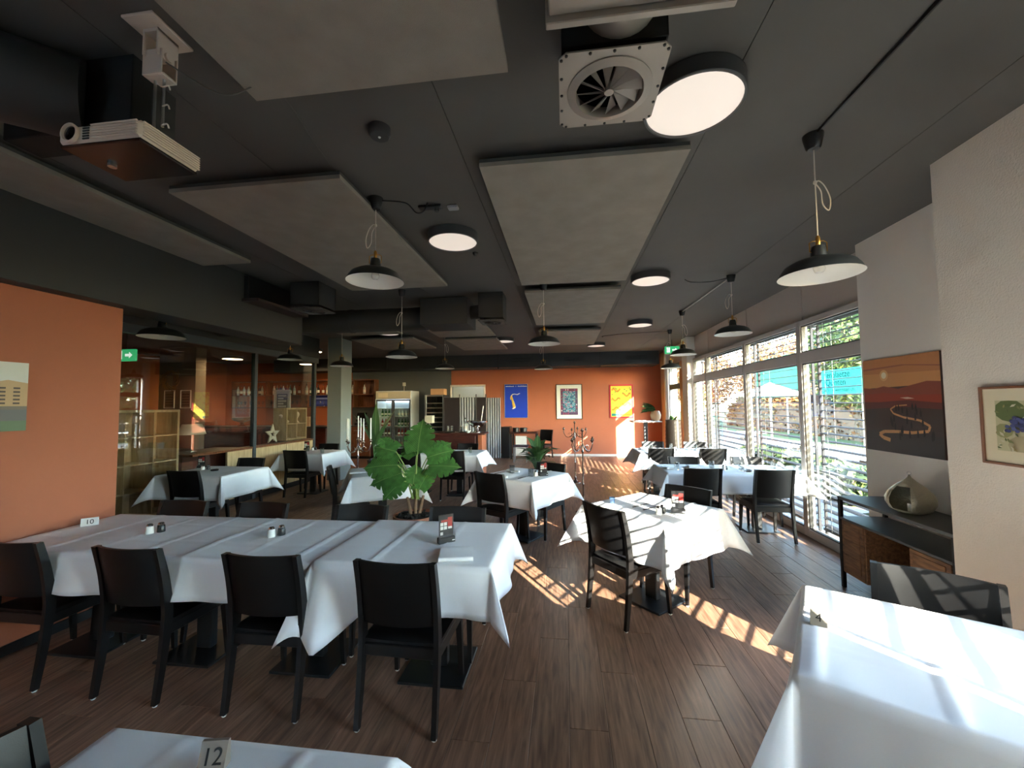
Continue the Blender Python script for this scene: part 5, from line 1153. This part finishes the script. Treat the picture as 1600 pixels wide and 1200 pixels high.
# ------------------------------------------------------------------ candelabra
def candelabrum(label, x, y, h, arms, spread, candles, rz, mtl, arm_z):
    t = thing('candelabrum', label, 'candelabrum', (x, y, 0), rz)
    MB().lathe([(0.12, 0), (0.115, 0.012), (0.05, 0.03), (0.02, 0.07), (0.026, 0.10), (0.012, 0.13), (0.010, 0.40), (0.018, 0.42), (0.010, 0.44), (0.010, h*0.72), (0.020, h*0.74), (0.010, h*0.77), (0.010, h-0.02), (0.024, h), (0, h)], 18).build('stem', mtl, t)
    cup = MB().lathe([(0.006, -0.03), (0.014, -0.02), (0.030, 0.0), (0.030, 0.004), (0.012, 0.006), (0.014, 0.03), (0.011, 0.032), (0, 0.02)], 14).mesh('candle_cup', mtl)
    can = MB().lathe([(0.011, 0.015), (0.010, 0.015+candles), (0.002, 0.022+candles), (0, 0.03+candles)], 12).mesh('candle', M_enamel) if candles else None
    inst(cup, 'candle_cup', t, (0, 0, h))
    if can: tag(inst(can, 'candle', None, (x, y, h)), 'central white taper candle of the candelabrum at the monstera table', 'candle', 'white taper candles')
    for k in range(arms):
        a = 2*pi*k/arms+0.4; u = Vector((cos(a), sin(a), 0))
        p = bez([(0, 0, arm_z+0.02), u*spread*0.35+Vector((0, 0, arm_z-0.08)), u*spread*0.75+Vector((0, 0, arm_z-0.09)), u*spread+Vector((0, 0, arm_z)), u*spread+Vector((0, 0, arm_z+0.05))], 7)
        m = MB(); m.tube(p, 0.006, 8)
        m.tube([u*(spread*0.45+0.035*cos(b*pi/7))+Vector((0, 0, arm_z-0.045+0.035*sin(b*pi/7))) for b in range(12)], 0.004, 6)
        ar = m.build('arm', mtl, t)
        e = u*spread; inst(cup, 'candle_cup', ar, (e.x, e.y, arm_z+0.08))
        if can:
            R = Matrix.Rotation(rz, 3, 'Z') @ e; tag(inst(can, 'candle', None, (x+R.x, y+R.y, arm_z+0.08)), 'white taper candle on the %s arm of the candelabrum behind the monstera' % ('right', 'far right', 'far left', 'left', 'near')[k % 5], 'candle', 'white taper candles')
M_cand = mat('dark_silver', (128, 116, 108), 0.22, metal=0.95)
candelabrum('tall bare candelabrum nearest the sun-striped table', 0.26, 6.38, 1.24, 4, 0.21, 0, 0.3, M_cand, 1.02)
candelabrum('tall bare candelabrum farther back, toward the orange wall', 0.20, 8.75, 1.26, 4, 0.24, 0, 0.9, M_cand, 1.04)
candelabrum('silver candelabrum with white taper candles behind the monstera table', -3.42, 6.42, 1.10, 5, 0.20, 0.36, 0.2, mat('polished_silver', (196, 184, 176), 0.14, metal=1.0), 0.98)

# ------------------------------------------------------------------ plants
def monstera_leaf_mesh(L=0.36, Wd=0.33):
    m = MB(); V = []; F = []; n = 36
    def half(s_):   # half width along the midrib, heart-shaped base and pointed tip
        return Wd/2*max(0.0, (sin(pi*min(1, 0.16+0.84*s_)**0.9))**0.75)*(1.0 if s_ < 0.6 else (1-((s_-0.6)/0.4)**2.2))
    for i in range(n+1):
        s_ = i/n; h_ = max(half(s_), 0.004); k = (s_*n/6.0) % 1.0
        cut = 0.42 if (k > 0.80 and 0.14 < s_ < 0.86) else 1.0
        for j in range(-4, 5):
            f_ = j/4.0; u = h_*f_
            if abs(f_) > 0.5: u = h_*(0.5+(abs(f_)-0.5)*(1.0 if cut == 1.0 else 0.10))*(1 if f_ > 0 else -1)
            y = L*s_+0.20*abs(u)*(1.2-s_)-0.16*L*(abs(f_)**2)*(1-s_)**3
            V.append((u, y, -0.16*L*s_*s_+0.16*abs(u)-0.75*u*u))
    for i in range(n):
        for j in range(8): F.append((i*9+j, i*9+j+1, (i+1)*9+j+1, (i+1)*9+j))
    m.add(V, F); return m.mesh('leaf', M_leaf, 80)
t = thing('potted_monstera', 'potted monstera with big split leaves beside the long table', 'plant', (-1.66, 4.38, 0))
MB().lathe([(0.16, 0), (0.165, 0.01), (0.215, 0.38), (0.235, 0.40), (0.235, 0.45), (0.215, 0.45), (0.21, 0.42), (0, 0.42)], 32).build('pot', M_terra, t)
MB().lathe([(0.21, 0.425), (0.1, 0.445), (0, 0.45)], 24).build('mulch', M_soil, t)
bk = MB().box((-0.03, -0.015, 0), (0.03, 0.015, 0.02), 0.006).mesh('bark_chip', M_soil)
for k in range(34):
    a = rnd.uniform(0, 6.28); r = 0.18*math.sqrt(rnd.random()); o = inst(bk, 'bark_chip', t, (r*cos(a), r*sin(a), 0.44), rnd.uniform(0, 6)); o.rotation_euler.x = rnd.uniform(-.5, .5)
for dx, dy, a in ((0, 0, 0.1), (-0.035, 0.01, -0.15), (0.03, 0.02, 0.2)):
    MB().tube([(dx, dy, 0.36), (dx*1.4+a*0.06, dy, 0.50), (dx*2+a*0.15, dy, 0.64+0.05*a)], [0.024, 0.020, 0.014], 8).build('trunk', M_trunk, t)
ml = monstera_leaf_mesh()
# (tip offset x, y, z of the leaf base; yaw, pitch, roll, scale)
LV = [(0.05, -0.05, 1.14, 0.1, 1.2, -0.15, 1.12), (-0.20, -0.05, 1.14, 1.45, 0.25, -0.75, 0.85), (-0.16, -0.10, 1.00, 1.7, 0.0, -0.8, 1.1), (-0.10, -0.12, 0.92, 1.95, -0.25, -0.75, 1.0), (0.12, 0.05, 1.06, -1.25, 0.35, 0.7, 0.9), (0.16, -0.02, 0.98, -1.45, 0.05, 0.75, 1.0),
      (0.08, -0.10, 0.74, -0.55, 0.95, 0.25, 0.85), (-0.02, 0.10, 1.08, 0.7, 0.55, -0.5, 0.9), (-0.08, -0.14, 0.84, 2.3, -0.6, -0.6, 0.8), (0.02, -0.10, 0.80, 0.2, 1.0, 0.1, 0.7), (-0.32, 0.02, 1.20, 1.2, 0.6, -0.6, 0.5), (0.15, 0.12, 1.10, -0.8, 0.5, 0.6, 0.8)]
for k, (x, y, z, yw, pt, rl, sc) in enumerate(LV):
    b0 = Vector((rnd.uniform(-.05, .05), rnd.uniform(-.03, .03), 0.62)); b1 = Vector((x, y, z))
    MB().tube(bez([b0, b0*0.5+b1*0.5+Vector((0, 0, 0.05)), b1], 7), [0.010]*8+[0.006]*7, 7).build('leaf_stalk', M_stem, t)
    put_leaf(ml, t, (x, y, z), yw, pt, sc, rl)
t = thing('peace_lily', 'bushy peace lily in a tall black planter behind the half-sunlit table', 'plant', (-0.42, 6.15, 0)); MB().lathe([(0.12, 0), (0.16, 0.64), (0.165, 0.66), (0.15, 0.66), (0.15, 0.62), (0, 0.62)], 28).build('planter_body', M_black, t); MB().lathe([(0.149, 0.63), (0, 0.64)], 20).build('soil', M_soil, t)
pl = leaf_blade(0.36, 0.115, 0.75, 0.2, 10).mesh('leaf', M_leafd, 80)
for k in range(34):
    a = k*2.4; el = 1.35-1.15*(k/34.0)+rnd.uniform(-.15, .15); r = 0.05; z = 0.66+0.22*rnd.random(); sc = rnd.uniform(0.75, 1.15)
    p1 = Vector((-sin(a)*0.10*cos(el), cos(a)*0.10*cos(el), z+0.06))
    MB().tube([(0.02*cos(a), 0.02*sin(a), 0.62), p1], [0.005, 0.004], 5).build('leaf_stalk', M_leafd, t); put_leaf(pl, t, p1, a, el, sc)
t2 = leaf_blade(0.9, 0.16, 0.35, 0.2, 12).mesh('leaf', M_leafd, 80)
t = thing('banana_plant', 'upright banana plant with tall leaves beside the grey column', 'plant', (-4.55, 9.35, 0)); MB().lathe([(0.14, 0), (0.18, 0.36), (0.17, 0.36), (0.165, 0.32), (0, 0.32)], 24).build('pot', M_black, t); MB().lathe([(0.16, 0.325), (0, 0.33)], 18).build('soil', M_soil, t)
for k, (a, el, sc) in enumerate(((0.4, 1.35, 1.35), (-0.6, 1.2, 1.2), (1.6, 1.15, 1.05), (3.0, 1.3, 1.1), (-2.0, 1.1, 0.9))):
    MB().tube([(0, 0, 0.32), (-sin(a)*0.05, cos(a)*0.05, 0.72)], [0.018, 0.010], 7).build('leaf_stalk', M_leafd, t); put_leaf(t2, t, (-sin(a)*0.05, cos(a)*0.05, 0.70), a, el, sc)

# ------------------------------------------------------------------ things on the tables
ZT = 0.776
M_pb = mat('menu_black', (34, 34, 36), 0.4); M_pr = mat('menu_red', (176, 48, 44), 0.5); M_pw = mat('menu_white', (236, 232, 228), 0.5)
def make_menu(label):
    t = thing('menu_stand', label, 'menu stand', group='acrylic menu stands')
    bx((-0.055, -0.018, 0), (0.055, 0.018, 0.036), 0.003).build('wooden_foot', M_pb, t)
    bx((-0.018+0.05, -0.0186, 0.012), (0.05, -0.018, 0.018)).build('foot_mark', M_pw, t)
    bx((-0.05, -0.004, 0.036), (0.05, 0.004, 0.175), 0.001).build('acrylic_sleeve', M_acryl, t, smooth=0)
    pg = bx((-0.047, -0.001, 0.03), (0.047, 0.001, 0.172)).build('printed_card', M_pb, t)
    m = MB()
    for s_ in (-1, 1):
        y = s_*0.0013
        def q(x0, x1, z0, z1, mi, dy=0.0):
            p = [(x0, y+s_*dy, z0), (x1, y+s_*dy, z0), (x1, y+s_*dy, z1), (x0, y+s_*dy, z1)]; m.poly(p if s_ < 0 else p[::-1], mi)
        q(0.010, 0.040, 0.09, 0.155, 0); q(-0.035, 0.012, 0.128, 0.142, 0, 0.0001); q(0.012, 0.038, 0.084, 0.098, 1, 0.0003)
        for i in range(2):
            for j in range(2): q(-0.040+0.024*i, -0.020+0.024*i, 0.082+0.024*j, 0.102+0.024*j, 1, 0.0003)
        q(-0.040, -0.022, 0.050, 0.068, 1, 0.0003)
    m.build('print', [M_pr, M_pw], pg, smooth=0); proto_tree(t); return t
MN = []
def menu(label, x, y, deg):
    if not MN: MN.append(make_menu(label)); MN[0].location = (x, y, ZT); MN[0].rotation_euler = (0, 0, radians(deg))
    else: dup(MN[0], label, (x, y, ZT), radians(deg))
menu('menu stand on the open end of the long white table', -0.75, 2.52, 40); MN[0].location.z = 0.789
menu('menu stand on the sun-striped table', 0.88, 3.42, -14)
menu('menu stand on the half-sunlit table near the peace lily', -0.27, 5.02, 30)
menu('menu stand on the table behind the monstera', -2.25, 5.0, 10)
menu('menu stand on the table at the grey column', -5.15, 7.62, 20)
menu('menu stand on the table by the birch shelf', -5.22, 5.30, 15)
def shaker(label, x, y, dark):
    t = thing('pepper_shaker' if dark else 'salt_shaker', label, 'shaker', (x, y, ZT), 0.4, 'salt and pepper shakers')
    MB().lathe([(0.024, 0), (0.025, 0.004), (0.022, 0.045), (0.018, 0.05), (0, 0.05)], 18).build('shaker_body', mat('pepper_black', (34, 34, 36), 0.25) if dark else mat('salt_white', (238, 236, 230), 0.25), t)
    MB().lathe([(0.018, 0.05), (0.019, 0.054), (0.015, 0.064), (0, 0.067)], 16).build('steel_lid', M_chrome, t)
for (x, y, lab) in ((-2.88, 2.53, 'at the orange wall end of the long table'), (-1.97, 2.55, 'in the middle of the long table'), (0.72, 3.36, 'on the sun-striped table'), (-0.36, 5.0, 'on the half-sunlit table'), (-5.02, 5.12, 'on the table by the birch shelf'), (2.03, 5.62, 'on the table at the second window'), (-5.0, 7.58, 'on the table at the grey column'), (1.98, 7.85, 'on the table at the third window')):
    shaker('white salt shaker '+lab, x, y, False); shaker('black pepper shaker '+lab, x+0.04, y+0.045, True)
def number(txt, label, loc, rz, rgb, tilt=0.0, sz=(0.075, 0.06)):
    t = thing('table_number', label, 'number tile', loc, rz); w_, h_ = sz; m = MB()
    m.prism([(-w_/2, -0.016, 0), (-w_/2, 0.016, 0), (-w_/2, 0.004+tilt, h_), (-w_/2, -0.004+tilt, h_)], (w_, 0, 0)); m.build('tile', mat('tile_%d' % rgb[0], rgb, 0.35, metal=0.3 if rgb[0] < 200 else 0), t)
    a = atan2(0.012+tilt, h_); text_part(txt, h_*0.85, M_black, t, (0, -0.0107+tilt*0.5, h_*0.48), (pi/2-a, 0, 0), 'numeral')
number('10', 'white table number 10 tile on the long table at the orange wall', (-3.54, 2.66, ZT), radians(45), (236, 234, 230), sz=(0.095, 0.055))
number('12', 'metal table number 12 tile on the nearest table', (-0.86, 0.93, ZT), radians(12), (150, 138, 128), 0.01, (0.062, 0.058))
number('4', 'metal table number 4 tile on the table by the pillar', (0.975, 1.78, ZT), radians(-30), (146, 140, 130), 0.03, (0.055, 0.05))
def napkin(label, x, y, deg, s_=0.17, dz=0.0):
    t = thing('folded_napkin', label, 'napkin', (x, y, ZT+dz), radians(deg), 'folded white napkins'); m = MB(); n = 10
    for L in range(3):
        V = []; z0 = 0.005+L*0.009
        for i in range(n+1):
            for j in range(n+1):
                u, v = i/n-0.5, j/n-0.5; V.append((u*s_, v*s_*1.15, z0*(1-0.6*max(0, 2*v)**2)+0.006*(1-abs(2*v)**4)*(0.5+0.5*sin(3*u+L))+0.002*sin(8*v)))
        m.add(V, [(i*(n+1)+j, (i+1)*(n+1)+j, (i+1)*(n+1)+j+1, i*(n+1)+j+1) for i in range(n) for j in range(n)])
    m.tube([(-s_/2, -s_*0.575, 0.014), (s_/2, -s_*0.575, 0.014)], 0.013, 8); m.build('cloth_layers', M_napkin, t, smooth=60)
napkin('folded white napkin beside the menu stand on the long table', -0.63, 2.33, 12, 0.19, 0.012)
napkin('folded white napkin on the shaded side of the half-sunlit table', -0.62, 5.38, -30, 0.2); napkin('folded white napkin at the near edge of the half-sunlit table', -0.72, 4.98, -30, 0.2)
napkin('folded white napkin on the table behind the monstera', -2.72, 5.10, 30, 0.2); napkin('folded white napkin before the counter-side chair', -1.80, 7.20, 0, 0.16)
napkin('left folded napkin at the second window table', 1.36, 5.72, 20, 0.15); napkin('middle folded napkin at the second window table', 1.72, 5.86, 0, 0.15); napkin('right folded napkin at the second window table', 2.38, 5.56, 0, 0.15)
napkin('left folded napkin at the third window table', 1.50, 8.1, 0, 0.15); napkin('right folded napkin at the third window table', 2.5, 7.7, 0, 0.15)
for (x, y, lab) in ((-0.68, 5.20, 'drinking glass on the shaded side of the half-sunlit table'), (-0.42, 4.95, 'drinking glass beside the shakers of the half-sunlit table'), (-2.42, 5.02, 'candle glass beside the menu stand behind the monstera'), (-4.50, 7.12, 'near drinking glass on the table at the grey column'), (-4.98, 7.40, 'far drinking glass on the table at the grey column'), (-1.72, 7.28, 'drinking glass at the right end of the table before the counter'), (-2.22, 7.70, 'drinking glass in the middle of the table before the counter'),
                  (1.44, 5.60, 'leftmost drinking glass at the second window'), (1.93, 5.77, 'second drinking glass from the left at the second window'), (2.22, 5.56, 'third drinking glass from the left at the second window'), (2.72, 5.82, 'rightmost drinking glass at the second window'), (1.60, 7.98, 'left near glass at the third window'), (2.40, 8.00, 'right near glass at the third window'), (2.02, 8.22, 'left far glass at the third window'), (2.74, 8.22, 'right far glass at the third window')):
    tumbler(lab, x, y)
t = thing('tealight_glass', 'small blue tealight glass on the sun-striped table', 'glass', (0.40, 3.70, ZT)); MB().lathe([(0.02, 0), (0.026, 0.05), (0.023, 0.05), (0.018, 0.006), (0, 0.006)], 18).build('glass_body', mat('blue_glass', (70, 96, 130), 0.15), t)
t = thing('ashtray', 'flat dark ashtray on the table by the birch shelf', 'ashtray', (-4.80, 5.08, ZT)); MB().lathe([(0.045, 0), (0.05, 0.02), (0.042, 0.02), (0.036, 0.006), (0, 0.006)], 20).build('dish', M_black, t)
kn = MB(); kn.box((-0.008, -0.11, 0.004), (0.008, -0.01, 0.009), 0.002); kn.box((-0.007, -0.01, 0.005), (0.007, 0.11, 0.007), 0.001); kn = kn.mesh('blade_and_grip', M_chrome)
for (x, y, dg_, lab) in ((-0.50, 4.86, -30, 'knife at the near edge of the half-sunlit table'), (-0.84, 5.16, -30, 'knife on the shaded side of the half-sunlit table'), (-2.58, 5.10, 30, 'knife on the table behind the monstera'), (1.53, 5.60, 0, 'left knife at the second window table'), (2.55, 5.62, 0, 'right knife at the second window table'), (0.63, 3.62, -47, 'left knife on the sun-striped table'), (0.70, 3.54, -47, 'right knife on the sun-striped table')):
    t = thing('table_knife', lab, 'knife', (x, y, ZT), radians(dg_), 'table knives'); inst(kn, 'blade_and_grip', t, (0, 0, 0))
# ------------------------------------------------------------------ outside
terr = MB(); terr.box((XW+0.05, -12, -0.3), (10.0, 40, -0.06)); struct(terr.build('ground_terrace', mat('terrace_concrete', (132, 129, 124), 0.8, noise=(0.6, 0.08))))
struct(bx((10.0, -30, -0.4), (70, 90, -0.10)).build('ground_lawn', mat('lawn_green', (78, 92, 44), 0.9, noise=(3, 0.3))))
struct(bx((-40, -40, -0.5), (10.0, -2.5, -0.12)).build('ground_yard', mat('yard_paving', (150, 146, 140), 0.9)))
rnd = random.Random(77)
def foliage(n, rx, ry, rz_, size, seed):
    r_ = random.Random(seed); m = MB()
    for k in range(n):
        while True:
            p = Vector((r_.uniform(-1, 1), r_.uniform(-1, 1), r_.uniform(-1, 1)))
            if 0.25 < p.length < 1: break
        c = Vector((p.x*rx, p.y*ry, p.z*rz_)); a = Vector((r_.gauss(0, 1), r_.gauss(0, 1), r_.gauss(0, 1))).normalized(); b = a.orthogonal().normalized(); s_ = size*r_.uniform(0.6, 1.3)
        m.add([c-a*s_, c+b*s_*0.5, c+a*s_, c-b*s_*0.5], [(0, 1, 2, 3)], k % 3)
    return m
LEAFM = {'green': [mat('leaf_a', (66, 84, 34), 0.7), mat('leaf_b', (92, 104, 46), 0.7), mat('leaf_c', (48, 62, 28), 0.7)], 'autumn': [mat('leaf_d', (136, 90, 50), 0.7), mat('leaf_e', (156, 120, 64), 0.7), mat('leaf_f', (104, 66, 40), 0.7)]}
M_bark = mat('bark', (92, 76, 62), 0.9)
def tree(label, x, y, h, r, kind, seed):
    t = thing('tree', label, 'tree', (x, y, -0.1)); m = MB(); m.tube([(0, 0, 0), (0.05, 0, h*0.35), (-0.05, 0.1, h*0.7)], [0.16, 0.12, 0.05], 8)
    for k in range(6): a = k*1.05; m.tube([(0, 0, h*(0.3+0.06*k)), (cos(a)*r*0.6, sin(a)*r*0.6, h*(0.5+0.07*k))], [0.06, 0.015], 6)
    m.build('trunk', M_bark, t); f_ = foliage(4200, r, r, h*0.42, 0.15, seed).build('foliage', LEAFM[kind], t, (0, 0, h*0.60), smooth=0); stuff(f_)
tree('green tree outside the window nearest the sunset picture', 13.5, 20.0, 6.5, 2.6, 'green', 1)
tree('autumn tree outside behind the white parasol', 14.5, 30.0, 6.0, 2.6, 'autumn', 2)
tree('autumn tree outside the third window', 10.5, 33.0, 6.0, 2.4, 'autumn', 3)
tree('green tree outside the narrow window', 9.0, 40.0, 6.5, 2.6, 'green', 4)
tree('far yellow-green tree at the edge of the lawn outside', 22.0, 32.0, 8.0, 3.4, 'green', 5)
tree('far autumn tree on the lawn outside', 20.0, 47.0, 8.0, 3.6, 'autumn', 6)
tree('tall green tree outside above the turquoise banner', 11.8, 17.6, 7.2, 2.2, 'green', 12)
tree('yellowing tree outside above the parasol', 17.5, 30.0, 8.5, 2.6, 'autumn', 13)
def hedge(label, lo, hi, kind, seed, n):
    c = [(lo[i]+hi[i])/2 for i in range(3)]; t = thing('hedge', label, 'hedge', (c[0], c[1], lo[2])); h_ = [(hi[i]-lo[i])/2 for i in range(3)]
    r_ = random.Random(seed); m = MB()
    for k in range(n):
        p = [r_.uniform(-1, 1) for _ in range(3)]; ax = r_.randrange(3); p[ax] = math.copysign(r_.uniform(0.85, 1.05), p[ax]); cc = Vector((p[0]*h_[0], p[1]*h_[1], (p[2]+1)*h_[2]))
        a = Vector((r_.gauss(0, 1), r_.gauss(0, 1), r_.gauss(0, 1))).normalized(); b = a.orthogonal().normalized(); s_ = 0.12*r_.uniform(0.6, 1.3); m.add([cc-a*s_, cc+b*s_*0.5, cc+a*s_, cc-b*s_*0.5], [(0, 1, 2, 3)], k % 3)
    stuff(m.build('foliage', LEAFM[kind], t, smooth=0)); bx((-h_[0]*0.85, -h_[1]*0.97, 0), (h_[0]*0.85, h_[1]*0.97, 2*h_[2]*0.95)).build('branches', M_bark, t)
hedge('brown beech hedge outside along the lawn', (12.6, 16, -0.1), (13.6, 34, 1.5), 'autumn', 8, 3400)
hedge('green clipped hedge outside behind the beech hedge', (15.5, 12, -0.1), (16.5, 40, 2.2), 'green', 9, 3000)
hedge('low dark green hedge just outside the nearest window', (4.3, 4.6, -0.06), (5.0, 6.5, 0.75), 'green', 10, 1500)
hedge('low green hedge just outside the second window', (4.6, 7.4, -0.06), (5.3, 11.5, 0.5), 'green', 11, 1800)
# green site netting on a white frame
t = thing('scaffold_net', 'turquoise safety netting on a white pole frame outside', 'netting', (12.0, 25.0, 0)); Mn = mat('turquoise_net', (28, 104, 80), 0.8)
m = MB(); V = []; F = []; n = 20
for i in range(n+1):
    y = -2.6+5.2*i/n; V += [(0.05*sin(i*1.3), y, 1.9-0.5*(i < 8)*0), (0.08*sin(i*0.9), y, 4.2), (0.05*sin(i*1.3)+0.01, y, 1.9), (0.08*sin(i*0.9)+0.01, y, 4.2)]
for i in range(n): a = 4*i; F += [(a, a+1, a+5, a+4), (a+2, a+6, a+7, a+3)]
m.add(V, F); m.build('net', Mn, t, smooth=60)
for y in (-2.6, -0.9, 0.9, 2.6): MB().tube([(0.12, y, -0.1), (0.12, y, 4.3)], 0.04, 8).build('pole', M_enamel, t)
MB().tube([(0.12, -2.6, 2.0), (0.12, 0.9, 4.2)], 0.03, 8).build('brace', M_enamel, t)
# turquoise banner with lettering
t = thing('banner_sign', 'turquoise banner with dark lettering on two posts outside the nearest window', 'sign', (8.0, 13.1, 0), RX)
bx((-0.95, 0, 1.87), (0.95, 0.02, 2.60), 0.003).build('banner', mat('banner_turquoise', (48, 138, 122), 0.9, spec=0.0), t)
for x in (-0.9, 0.9): MB().tube([(x, 0.05, -0.06), (x, 0.05, 2.62)], 0.03, 8).build('post', M_steel, t)
Mt = mat('lettering_teal', (10, 40, 44), 0.9, spec=0.0); text_part('enplaetze', 0.27, Mt, t, (0, -0.003, 2.44), (pi/2, 0, 0)); text_part('Quinten', 0.27, Mt, t, (-0.12, -0.003, 2.21), (pi/2, 0, 0)); text_part('w 51 d wermten ch', 0.17, Mt, t, (0, -0.003, 1.99), (pi/2, 0, 0))
def parasol(label, x, y, s_):
    t = thing('parasol', label, 'parasol', (x, y, -0.06)); Mc = mat('parasol_canvas', (232, 220, 200), 0.85)
    MB().tube([(0, 0, 0), (0, 0, 2.75*s_)], 0.03, 10).build('pole', M_enamel, t); bx((-0.3, -0.3, 0), (0.3, 0.3, 0.08), 0.01).build('foot', M_tin, t)
    m = MB(); R = 1.5*s_; V = [(0, 0, 2.75*s_)]+[(R*cos(2*pi*k/8), R*sin(2*pi*k/8), 2.15*s_) for k in range(8)]; V += [(v[0]*0.99, v[1]*0.99, v[2]-0.012) for v in V]
    m.add(V, [(0, 1+k, 1+(k+1) % 8) for k in range(8)]+[(9, 10+(k+1) % 8, 10+k) for k in range(8)]+[(1+k, 10+k, 10+(k+1) % 8, 1+(k+1) % 8) for k in range(8)]); m.build('canopy', Mc, t, smooth=0)
parasol('cream parasol outside the second window', 8.6, 18.4, 0.92)
t = thing('house', 'white house with brown roof far beyond the hedges outside', 'house', (30, 46, -0.1), 0.3); bx((-4, -5, 0), (4, 5, 5.0)).build('wall', M_white, t); m = MB(); m.prism([(-4.4, -5.4, 5.0), (4.4, -5.4, 5.0), (0, -5.4, 7.6)], (0, 10.8, 0)); m.build('roof', mat('roof_brown', (120, 82, 66), 0.8), t)
for y in (-3.2, -0.4, 2.4):
    for z in (1.0, 3.2): w_ = bx((-4.03, y, z), (-4.0, y+1.0, z+1.3)).build('window', M_enamel, t); bx((-4.05, y+0.1, z+0.1), (-4.03, y+0.9, z+1.2)).build('pane', mat('far_pane', (80, 96, 108), 0.1), w_)
for k, y in enumerate((9.6, 13.4)):
    t = thing('terrace_table', ('white terrace table outside the second window', 'white terrace table outside the third window')[k], 'table', (5.6+0.6*k, y+1.0, -0.06)); bx((-0.4, -0.4, 0.70), (0.4, 0.4, 0.73), 0.005).build('table_top', M_enamel, t)
    MB().tube([(0, 0, 0), (0, 0, 0.70)], 0.03, 8).build('column', M_steel, t); bx((-0.2, -0.2, 0), (0.2, 0.2, 0.02)).build('base_plate', M_steel, t)
# unseen building block, added behind the viewer to keep sun off the front window
t = thing('sun_blocker_block', 'added unseen pale building block behind the viewer, blocking sun from the front window', 'building', (-4.5, -14, -0.12)); bx((-16, -4, 0), (12.5, 3, 7.0)).build('wall', M_white, t); bx((-16.2, -4.2, 7.0), (12.7, 3.2, 7.2)).build('roof', M_dark, t)
